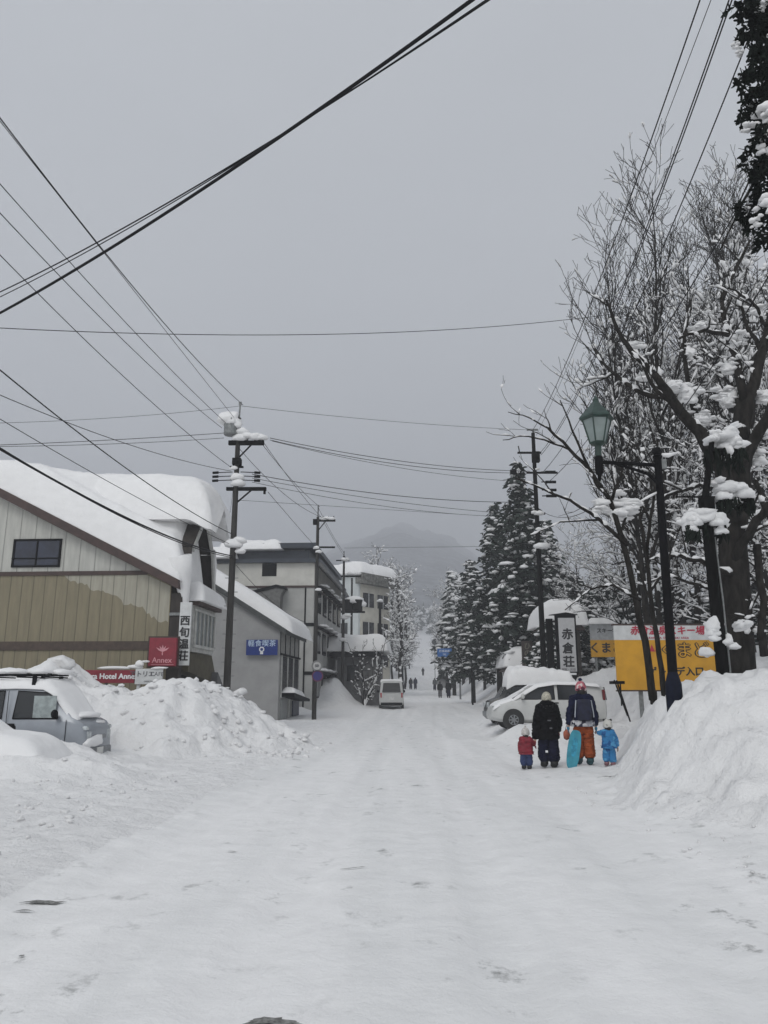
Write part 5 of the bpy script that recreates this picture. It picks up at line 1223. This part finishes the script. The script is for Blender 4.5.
# --- the big trunk at the right, thick limbs loaded with snow
prm=dict(max=4,snow=[.55,.95,.85,.5,.2],lump=.095,dens=[.55,1.1,2.1,3.4],t0=[.5,.2,.15,.1],ang=(28,70),up=[.15,.08,.05,.02],len=[1.9,1.35,.75,.38],rad=[.06,.030,.016,.008],fall=.35,wig=.28,rmin=.006)
T=Tree(21,prm); Y=17.6
zb=Hs(PX(737,Y,2.2),Y)-.3; a=P(738,690,Y); a.z=zb
tr=[a]+[P(x,y,Y) for x,y in((737,640),(734,580),(733,530),(738,470),(745,400))]
def sm(pts,r0,r1,seed=1,j=.05):
    out=[];rad=[];rr=random.Random(seed);n=len(pts)
    for i in range(n-1):
        for k in range(4):
            q=pts[i].lerp(pts[i+1],k/4)
            if k: q+=rv(rr)*j
            out.append(q); rad.append(r0+(r1-r0)*(i+k/4)/(n-1))
    out.append(pts[-1]); rad.append(r1); return out,rad
q,r_=sm(tr,.40,.24); T.branch(q,r_,0,False)
limbs=[([(733,520),(722,470),(700,432),(672,400),(655,375)],.20,.08,-1.5),([(655,375),(632,352),(618,330),(606,300)],.085,.03,-.5),([(672,400),(640,392),(612,372),(592,345)],.075,.025,1.),
 ([(741,440),(748,400),(762,350),(775,300)],.17,.10,0),([(738,470),(760,430),(780,390)],.16,.1,-1),([(745,400),(738,365),(728,335),(722,300)],.12,.05,1),([(728,335),(705,330),(680,338)],.06,.03,-1),([(722,300),(735,270),(750,240)],.06,.03,0),
 ([(716,455),(700,430),(690,395),(684,355),(690,300)],.10,.035,.5),([(735,560),(756,520),(775,500)],.12,.08,-1),([(733,575),(700,560),(670,556),(650,560)],.07,.02,-2),([(735,600),(700,585),(668,575),(640,585)],.05,.015,1.5),([(728,490),(700,485),(668,495),(640,515)],.06,.02,1.2),([(757,545),(764,600),(760,640)],.09,.07,-.6),([(755,480),(770,520)],.06,.04,0),([(760,350),(745,320),(735,290)],.06,.025,1),([(770,330),(750,300),(728,288)],.05,.02,-1)]
for i,(pp,r0,r1,dy) in enumerate(limbs):
    q,rr_=pl(pp,Y-.2,r0,r1,dy,.04,i); T.branch(q,rr_,1 if r0<.19 else 0,True)
for px,py_,w,h_,dy in((688,395,.42,.5,-.3),(703,418,.35,.35,-.2),(672,384,.3,.22,-.6),(752,375,.28,.5,0),(728,398,.4,.45,.3),(727,368,.3,.3,.3),(765,395,.35,.3,0),(735,338,.3,.2,.4),(700,326,.28,.13,.3),(633,345,.3,.16,-.4),(615,322,.2,.12,-.3),(748,262,.2,.2,.3),(757,310,.28,.2,.2),(705,560,.3,.10,-.5),(752,530,.22,.28,-.3),(690,350,.2,.3,.3),(643,378,.25,.14,0),(760,460,.3,.3,.2),(745,600,.16,.12,-.3),(757,630,.18,.12,-.3)):
    T.clump(P(px,py_,Y-.05+dy*.6),w*.85,h_*.85)
T.finish('broadleaf_tree','biggest bare tree at the right, thick dark trunk and limbs packed with snow',tuple(a))
# --- two thin leaning trunks in front of the yellow board
prm2=dict(max=4,snow=[.3,.45,.4,.2,.05],lump=.05,dens=[.8,1.3,2.2,3.0],t0=[.35,.15,.1,.1],ang=(25,65),up=[.25,.15,.08,.02],len=[1.5,1.1,.6,.3],rad=[.035,.018,.010,.006],fall=.35,wig=.22,rmin=.0045)
Y=15.5
T=Tree(5,prm2); a=P(653,700,Y); q,r_=pl([(653,700),(648,660),(637,605),(625,550),(610,500),(590,470),(570,450),(548,428)],Y,.078,.024,-1,.02,4); T.branch(q,r_,0)
for i,(pp,r0,r1) in enumerate((([(628,545),(600,520),(570,500),(545,490),(515,478)],.045,.012),([(612,500),(622,470),(630,440)],.035,.012),([(590,470),(572,430),(560,400)],.03,.01),([(570,450),(545,440),(520,436),(503,440)],.022,.008),([(548,428),(530,418),(508,412)],.02,.007),([(600,520),(560,522),(530,535)],.022,.008),([(640,600),(612,585),(590,590),(565,610)],.03,.008))): q,r_=pl(pp,Y-.5,r0,r1,-.5,.02,i+40); T.branch(q,r_,1)
T.clump(P(625,508,15.2),.42,.26); T.clump(P(603,508,15.),.25,.14); T.clump(P(590,432,15.),.12,.12)
T.finish('broadleaf_tree','slender bare tree reaching left over the street, before the yellow board',tuple(a))
T=Tree(6,prm2); a=P(665,700,Y+.6); q,r_=pl([(665,700),(659,655),(651,600),(647,560),(650,520),(656,480),(658,440)],Y+.6,.060,.02,0,.02,8); T.branch(q,r_,0)
for i,(pp,r0,r1) in enumerate((([(647,560),(640,520),(636,482)],.045,.02),([(651,600),(640,575),(630,560),(612,565)],.03,.01),([(650,520),(632,490),(620,470)],.03,.01))): q,r_=pl(pp,Y+.5,r0,r1,.3,.02,i+60); T.branch(q,r_,1)
T.finish('broadleaf_tree','second slender bare trunk, just left of the lamp post, before the yellow board',tuple(a))
# --- tall upright bare trees behind
prm3=dict(max=4,snow=[.3,.8,.72,.5,.16],snowtop=9.5,lump=.085,dens=[1.8,1.7,2.1,2.3],t0=[.28,.12,.1,.1],ang=(22,60),up=[.42,.30,.18,.1],len=[5.3,2.2,1.2,.6],rad=[.06,.026,.016,.011],fall=.60,wig=.17,rmin=.0095)
def clone(src,h0,label,px,pt,Y,base=None,sw=1.):
    top=P(px,pt,Y); bx=top.x if base is None else PX(base,Y,2); zb=Hs(bx,Y)-.3; s=(top.z-zb)/h0
    o=copy_tree(src); o.location=(bx,Y,zb); o.scale=(s*sw,s*sw,s); o.rotation_euler=(0,0,rng.uniform(0,6.28)); o['label']=label; return o
def proto(seed,prm,px,pt,Y,label,r0=.13,base=None,kk=16.,names=None):
    pr=dict(prm); T=Tree(seed,pr); top=P(px,pt,Y); bx=top.x if base is None else PX(base,Y,2); zb=Hs(bx,Y)-.3; H_=top.z-zb; k=H_/kk
    pr['len']=[l*(k if i==0 else k**.6) for i,l in enumerate(prm['len'])]
    if 'snowtop' in pr: pr['snowtop']=zb+H_*.80
    q,r_=sm([Vector((bx,Y,zb)),Vector((bx*.75+top.x*.25+.1,Y,zb+H_*.3)),Vector((bx*.3+top.x*.7-.1,Y,zb+H_*.62)),top],r0,.014,seed,.07)
    T.branch(q,r_,0); return T.finish('broadleaf_tree',label,(bx,Y,zb)),H_
A1,hA=proto(101,prm3,652,190,25,'tall narrow bare tree with the highest tip, left of the cedar branches',base=668)
A2,hB=proto(102,prm3,606,262,27,'bare tree left of the tallest, its fine top beside the steep cables',base=652)
clone(A2,hB,'tall bare tree close to the cedar branches with many upright twigs',706,215,27)
clone(A1,hA,'bare tree farthest right whose tip is behind the cedar foliage',746,205,29)
clone(A1,hA,'bare tree between the two tallest crowns, a little farther back',682,255,33,None,1.1)
clone(A2,hB,'bare tree at the right edge, behind the biggest trunk',728,245,34,None,1.2)
clone(A1,hA,'lower bare tree left of all others, just above the lantern',583,365,34,640,1.2)
clone(A2,hB,'broad bare tree behind the lantern, of middling height',625,330,37,None,1.3)
clone(A2,hB,'bare tree behind the post of the lantern lamp',655,310,40,None,1.4)
# --- snow-laden trees filling behind (broad)
prm4=dict(max=4,snow=[.9,.95,.85,.6,.25],lump=.125,dens=[2.0,2.0,2.6,2.6],t0=[.18,.1,.1,.1],ang=(30,75),up=[.15,.05,.0,.0],len=[2.6,1.5,.85,.45],rad=[.055,.03,.018,.012],fall=.40,wig=.25,rmin=.010)
B1,hC=proto(211,prm4,725,300,25,'snow-crusted tree right behind the thick dark pole',.14,kk=9.)
B2,hD=proto(212,prm4,672,350,29,'snow-crusted tree behind the post of the lantern lamp',.14,kk=9.)
for i,(px,pt,Y,base,sw,lab) in enumerate(((757,270,28,None,1.1,'snow-crusted tree at the right edge below the cedar branches'),(640,400,33,None,1.2,'snow-crusted tree between the lantern arm and the leaning trunk'),
 (700,330,35,None,1.1,'snow-crusted tree deep behind the fork of the biggest tree'),(618,500,38,None,1.4,'low snow-crusted tree directly below the green lantern'),(600,560,46,None,1.3,'snow-laden round tree directly behind the small yellow board'),
 (765,420,22,None,1.2,'low snow-crusted tree at the right frame edge beside the big trunk'),(662,470,30,None,1.4,'low wide snow-crusted tree over the top of the yellow board'),(700,440,24,None,1.3,'low wide snow-crusted tree just left of the thick dark pole'),(745,350,40,None,1.2,'snow-crusted tree far behind the biggest trunk'),(575,540,50,None,1.2,'snow-laden tree above the black framed inn sign'))):
    clone((B1,B2)[i%2],(hC,hD)[i%2],lab,px,pt,Y,base,sw)
# --- left verge: shrubs and snow-laden trees
specs=[(365,600,57,20,'bare multi-stemmed bush loaded with snow left of the white minivan',2.6),(398,578,84,21,'snow-laden broad tree behind the dark pole on the left verge',9.),(378,560,100,22,'large snow-laden tree beside the pale apartment block',9.),(404,600,112,23,'snow-laden tree overhanging the left edge of the far street',9.)]
for px,pt,Y,sd_,lab,_ in specs:
    pr=dict(prm4); pr['snow']=[.7,.8,.6,.3,.08]; top=P(px,pt,Y); zb=Hs(top.x,Y)-.2
    if sd_==20: top.z=ZY(632,Y)
    H_=top.z-zb; k=H_/8; T=Tree(300+sd_,pr); pr['lump']=.12 if sd_==20 else .22; pr['rmin']=.014
    pr['len']=[2.3*k**.8,1.35*k**.6,.75*k**.6,.4]
    if sd_==20:
        for j in range(6):
            d=Vector((T.r.uniform(-.5,.5),T.r.uniform(-.4,.4),1)).normalized(); T.grow(Vector((top.x,Y,zb)),d,H_*T.r.uniform(.7,1.05),.05,1)
    else:
        q,r_=sm([Vector((top.x,Y,zb)),Vector((top.x+.3,Y,zb+H_*.5)),top],.2,.04,sd_,.15); T.branch(q,r_,0)
    T.finish('broadleaf_tree' if sd_>20 else 'bush',lab,(top.x,Y,zb),'tree' if sd_>20 else 'bush')
# --- conifers
def conifer_meshes(seed,h,w,nb,pads,t0=.12,leaf=.34,snowp=.7,fine=1,sl=.8):
    r=random.Random(seed); tr=MB(); fo=MB(); sn=MB()
    tr.tube([(0,0,-.5),(0,0,h*.5),(.05,0,h*.97)],[h*.017,h*.011,.02],9)
    for i in range(nb):
        t=t0+(1-t0)*(i+r.random()*.8)/nb; z=h*t; a=i*2.39996+r.uniform(-.3,.3)
        L=w*((1-t)**.75)*r.uniform(.6,1.12)*(1 if t>.3 else .75+.8*(t-t0))+.15
        dz=-.22-.25*(1-t); c,s_=math.cos(a),math.sin(a)
        tip=Vector((c*L,s_*L,z+dz*L*.8)); base=Vector((0,0,z))
        tr.tube([base,base.lerp(tip,.5)+Vector((0,0,.05*L)),tip],[.035*(1-t)+.015,.02,.008],4)
        n=max(1,int(pads*L/w+.5))
        for k in range(n):
            f=(k+.6+r.uniform(-.3,.3))/n; q=base.lerp(tip,min(1,f)); q+=Vector((0,0,.05*L*4*f*(1-f)))
            side=Vector((-s_,c,0)); q+=side*r.uniform(-.28,.28)*L*(.35+.4*f)
            lf=leaf*r.uniform(.6,1.4)
            m_=int(9*fine)
            for j in range(m_):
                b=r.uniform(0,2*PI); e=Vector((math.cos(b),math.sin(b),r.uniform(-.75,.25))); o=q+rv(r)*lf*.35; l=lf*r.uniform(.6,1.15)
                p_=e.cross(rv(r)).normalized()*l*.17; dn=Vector((0,0,-.12*l))
                fo.add([o+p_,o-p_,o+e*l*.6-p_*1.1+dn*.4,o+e*l+dn,o+e*l*.6+p_*1.1+dn*.4],[(0,1,2,3,4)])
            if r.random()<snowp:
                sn.blob(q+Vector((r.uniform(-.3,.3)*lf,r.uniform(-.3,.3)*lf,lf*.18)),(lf*sl*r.uniform(.3,1.05)*(1+.9*(r.random()<.12)),lf*sl*r.uniform(.35,1.0),lf*sl*r.uniform(.2,.5)),r,1 if fine<2 else 2,.22)
                if r.random()<.5: sn.blob(q+rv(r)*lf*.6+Vector((0,0,lf*.1)),(lf*sl*.4,lf*sl*.35,lf*sl*.24),r,1,.22)
    return tr,fo,sn
def conifer(name,label,x,y,seed,h,w,nb,pads,group=None,**k):
    tr,fo,sn=conifer_meshes(seed,h,w,nb,pads,**k); t=thing(name,(x,y,Hs(x,y)-.1),label,'tree',group)
    tr.build('trunk',BARK,t,smooth=3); fo.build('foliage',NEEDLE,t); sn.build('snow',SNOWT,t,smooth=3)['kind']='stuff'; return t
def ht(px,pt,Y): p=P(px,pt,Y); return p.x,p.z-Hs(p.x,Y)
x,h=ht(517,462,50); conifer('conifer_tree','tallest dark conifer with snow clumps, left of the right utility pole',x,50,31,h,3.3,190,9,leaf=.42,snowp=.42,t0=.16)
x,h=ht(494,503,56); conifer('conifer_tree','slightly shorter snow-flecked conifer at the left shoulder of the tallest one',x,56,32,h,3.3,150,9,leaf=.42,snowp=.5,t0=.22)
x,h=ht(470,560,66); conifer('conifer_tree','snow-laden conifer stepping down left towards the street from the tallest',x,66,33,h,3.0,120,8,leaf=.42,snowp=.7,t0=.2)
x,h=ht(545,520,58); conifer('conifer_tree','snowy conifer showing right of the tall right utility pole',x,58,36,h,3.2,120,8,leaf=.42,snowp=.75,t0=.15)
x,h=ht(452,572,88); c0=conifer('conifer_tree','conifer on the right verge just right of the blue direction sign',x,88,34,h,3.4,110,8,leaf=.52,snowp=.95,sl=1.0,t0=.2)
x,h=ht(408,585,150); c1=conifer('conifer_tree','slim snowy conifer at the far left side of the street end',x-2.2,150,35,h,3.6,80,7,leaf=.66,snowp=1.,sl=1.05,t0=.12)
h1=h; x,h=ht(585,600,46); cx=conifer('conifer_tree','small snow-laden conifer between the inn sign and the small yellow board',x,46,37,h,2.4,80,7,leaf=.42,snowp=.85,t0=.06)
for px,pt,Y,lab in((548,618,39,'small conifer just left of the black framed inn sign'),(610,575,52,'conifer behind the left trunk near the small yellow board'),(636,590,50,'conifer showing above the left end of the big yellow board'),(665,585,54,'conifer showing above the middle of the big yellow board'),(692,592,48,'conifer showing above the right end of the big yellow board'),(750,560,44,'conifer behind the biggest trunk at the right'),(590,585,60,'conifer farther behind the small yellow board'),(565,570,62,'conifer behind the snow dome of the hut'),(535,600,64,'conifer behind the right hand utility pole foot'),(720,575,56,'conifer between the thick dark pole and the biggest trunk'),(764,600,36,'conifer low at the right frame edge')):
    x2_,h2_=ht(px,pt,Y); o=copy_tree(cx); o.location=(x2_,Y,Hs(x2_,Y)-.1); s_=h2_/h; o.scale=(s_*1.15,s_*1.15,s_); o.rotation_euler=(0,0,px); o['label']='snow-laden '+lab
protos=[(c0,ht(452,572,88)[1]),(c1,h1)]
NUM=['nearest','second','third','fourth','fifth','sixth','seventh','eighth','ninth','tenth','eleventh','twelfth','thirteenth','fourteenth','fifteenth','sixteenth','seventeenth','eighteenth','nineteenth','twentieth','twenty-first','twenty-second','twenty-third','twenty-fourth']
def row(side,specs,phrase):
    for i,(px,pt,Y) in enumerate(specs):
        src,h0=protos[i%2]; x,h=ht(px,pt,Y); o=copy_tree(src); o.location=(x,Y,Hs(x,Y)-.1); s=h/h0; o.scale=(max(s,.7)*rng.uniform(.85,1.1),)*2+(s,); o.rotation_euler=(0,0,rng.uniform(0,6.28))
        o['label']='%s conifer of the snow-laden row %s, counted up the street'%(NUM[i],phrase); o['group']='snow-laden conifers lining the street'
row('R',[(482,590,76),(468,580,98),(461,576,112),(474,600,105),(460,575,128),(456,582,140),(470,590,150),(453,588,170),(460,588,185),(449,598,215),(490,585,120),(452,602,240)],'on the right side')
row('L',[(386,578,120),(390,590,135),(380,570,140),(395,600,170),(390,596,190),(401,607,215),(388,590,205),(403,612,250)],'on the left side')
for i,(px,pt,Y,side) in enumerate(((446,596,95,'right'),(450,585,118,'right'),(441,603,150,'right'),(438,612,200,'right'),(470,600,84,'right'),(402,590,125,'left'),(399,600,160,'left'),(409,612,205,'left'),(392,575,104,'left'))):
    clone((B1,B2)[i%2],(hC,hD)[i%2],'pale frosted roadside tree, %s of those on the %s of the far street'%(NUM[i if side=='right' else i-5],side),px,pt,Y,None,1.0)['group']='frosted trees lining the far street'
# far-off wood: one mass
def wood():
    r=random.Random(9); fo=MB(); sn=MB(); n=0
    while n<700:
        Y=r.uniform(230,640); cx=.0525*Y
        x=cx+r.choice((-1,1))*(r.uniform(3.5+.012*Y,120+.1*Y)) if Y<400 else cx+r.uniform(-110,110)
        n+=1; h=r.uniform(9,16); w=h*.20; z=Hs(x,Y)
        if r.random()<.5: # drooping snowy conifer made of ragged tiers
            for k in range(7):
                t=k/7; zz=z+h*(.12+.85*t); rr_=w*(1-t)**.8
                vs=[Vector((x,Y,zz+h*.16))]; m_=9
                for j in range(m_):
                    a=2*PI*j/m_+k; q=rr_*r.uniform(.6,1.2); vs.append(Vector((x+math.cos(a)*q,Y+math.sin(a)*q,zz-r.uniform(0,.09)*h)))
                (fo if r.random()<.55 else sn).add(vs,[(0,j+1,(j+1)%m_+1) for j in range(m_)])
        else:
            for k in range(16):
                c=Vector((x+r.gauss(0,w*.7),Y+r.gauss(0,w*.7),z+h*r.uniform(.25,1)*.8)); (sn if r.random()<.42 else fo).blob(c,(w*r.uniform(.2,.55),w*.4,w*r.uniform(.2,.5)),r,1,.35)
    t=thing('distant_wood',(0,0,0),'distant snowy wood massed at the top of the street','wood'); t['kind']='stuff'
    fo.build('foliage',NEEDLE,t); sn.build('snow',SNOWT,t)
wood()
# --- overhanging cedar at the top right
def cedar():
    r=random.Random(17); tx,ty=6.9,8.6; zb=Hs(tx,ty)-.3; tr=MB(); fo=MB(); sn=MB()
    tr.tube([(tx,ty,zb),(tx+.1,ty,6),(tx+.1,ty+.1,12.5)],[.34,.26,.08],14)
    def spray(q,d,l):
        # drooping rope of scale leaves
        n=max(3,int(l/.05)); p=q.copy(); d=d.copy()
        for i in range(n):
            d=(d+Vector((0,0,-.10))+rv(r)*.12).normalized(); p2=p+d*.05
            for j in range(4):
                e=(d*.5+rv(r)).normalized()*r.uniform(.045,.085); s_=e.cross(rv(r)).normalized()*.016
                fo.add([p-s_,p+s_,p+e+s_*.8,p+e*1.15,p+e-s_*.8],[(0,1,2,3,4)])
            p=p2
    targets=[(742,8,8.0),(738,35,8.1),(750,55,7.8),(740,75,8.2),(752,92,8.),(745,115,8.2),(757,128,7.8),(765,105,8.3),(758,20,8.5),(768,45,8.),(747,152,8.2),(758,165,8.),(765,185,8.3),(758,215,8.2),(762,235,8.),(770,150,8.4),(772,80,8.),(775,200,8.),(775,10,8.)]
    for px,py_,Y in targets:
        tip=P(px,py_,Y); base=Vector((tx,ty,tip.z+r.uniform(.2,.9))); mid=base.lerp(tip,.5)+Vector((0,0,.18))
        tr.tube([base,mid,tip],[.05,.03,.012],6)
        ln=(tip-base).length
        for k in range(44):
            f=1-abs(r.gauss(0,.28)); f=min(1.02,max(.1,f)); q=(mid.lerp(tip,(f-.5)*2) if f>.5 else base.lerp(mid,f*2))+rv(r)*.09
            d=(tip-base).normalized()*.6+Vector((r.uniform(-.6,.6),r.uniform(-.6,.6),-.5)); spray(q,d.normalized(),r.uniform(.12,.34))
        for k in range(3):
            q=mid.lerp(tip,r.uniform(.1,.95)); w=r.uniform(.03,.08)
            if r.random()<.6: sn.blob(q+Vector((0,0,.10)),(w*1.3,w,w*.7),r,2,.18)
    for px,py_,w in((762,118,.13),(747,128,.07),(766,150,.10),(763,6,.07),(738,46,.05),(740,52,.045),(767,205,.11),(755,222,.06),(764,60,.05)): 
        for _ in range(9): k=w*r.uniform(.3,.6); sn.blob(P(px,py_,7.95)+Vector((r.gauss(0,w*.55),r.gauss(0,w*.5),r.gauss(0,w*.6))),(k*1.2,k,k*.8),r,2,.26)
    for a_,b_ in(((768,150),(738,205)),((768,215),(745,205)),((768,160),(720,250))): 
        A=P(a_[0],a_[1],8.2);B=P(b_[0],b_[1],8.3); tr.tube([A,A.lerp(B,.5)+Vector((0,0,.05)),B],[.018,.014,.008],6)
    for px,py_ in((739,205),(747,215),(752,170),(756,190)):
        q=P(px,py_,8.2)
        for k in range(4): spray(q+rv(r)*.03,Vector((0,0,-1)),.30)
    t=thing('cedar_tree',(tx,ty,zb),'dark cedar branches with clinging snow hanging into the top right corner','tree'); o=Vector((tx,ty,zb))
    for nm,mb,m in(('trunk',tr,BARK),('foliage',fo,NEEDLE2),('snow',sn,SNOWT)):
        mb.v=[(v[0]-o.x,v[1]-o.y,v[2]-o.z) for v in mb.v]; mb.build(nm,m,t,smooth=3 if nm!='foliage' else 0)
cedar()
# --- loose chunks of ploughed snow
def chunks():
    r=random.Random(2); s=MB()
    def put(x,y,w): s.blob((x,y,Hs(x,y)+w*.15),(w*r.uniform(.7,1.3),w*r.uniform(.7,1.2),w*r.uniform(.5,.9)),r,2 if w>.12 else 1,.28)
    for _ in range(230):
        x=r.uniform(-9,-1.6); y=r.uniform(19,25); put(x,y,r.uniform(.04,.12)*(1.3 if r.random()<.06 else 1))
    for _ in range(90): put(3.0+abs(r.gauss(0,.9)),r.uniform(7,14),r.uniform(.008,.03))
    for _ in range(150): put(-3.6-abs(r.gauss(0,1.6)),r.uniform(7,15),r.uniform(.012,.05))
    for x,y,w in((PX(240,24,1.9),24,.16),(PX(60,22.2,2.2),22.3,.3),(PX(128,22,1.8),22,.12)): put(x,y,w)
    tag(s.build('snow_chunks',SNOWG,smooth=3),'loose broken lumps of ploughed snow scattered on the heaps and road edge',kind='stuff')
chunks()

# --- bare asphalt showing through the packed snow
def patch(px,py_,w,l,rot,label,seed):
    th=math.atan((py_-512)/F)-TH; y=CZ/math.tan(th); x=PX(px,y,0); r=random.Random(seed); mb=MB(); n=34; vs=[]
    for i in range(n):
        a=2*PI*i/n; k=r.uniform(.62,1.1); u=math.cos(a)*w*k; v=math.sin(a)*l*k; X=x+u*math.cos(rot)-v*math.sin(rot); Y_=y+u*math.sin(rot)+v*math.cos(rot); vs.append((X,Y_,Hs(X,Y_)+.012))
    vs.append((x,y,Hs(x,y)+.014)); mb.add(vs,[(i,(i+1)%n,n) for i in range(n)])
    tag(mb.build('bare_asphalt',mat('wet_asphalt',(.10,.10,.095),.6,.5,30,.5,60,lo=.3,hi=.6,c2=(.30,.30,.29))),label,kind='structure')
patch(44,903,.17,.045,R(28),'small dark strip of asphalt showing through the snow at the left edge',1)
patch(24,912,.07,.02,R(35),'narrow dark streak beside the left asphalt strip',2)
patch(272,1022,.16,.05,0,'round dark cover just entering the bottom edge of the frame',3)
patch(232,853,.06,.015,0,'tiny dark fleck in the left wheel lane',4)
patch(352,869,.12,.012,0,'thin dark dash in the middle of the street',5)
patch(608,781,.14,.04,0,'thin dark dash in the snow in front of the toddler',6)
patch(22,955,.02,.02,0,'tiny dark spot at the left',7)
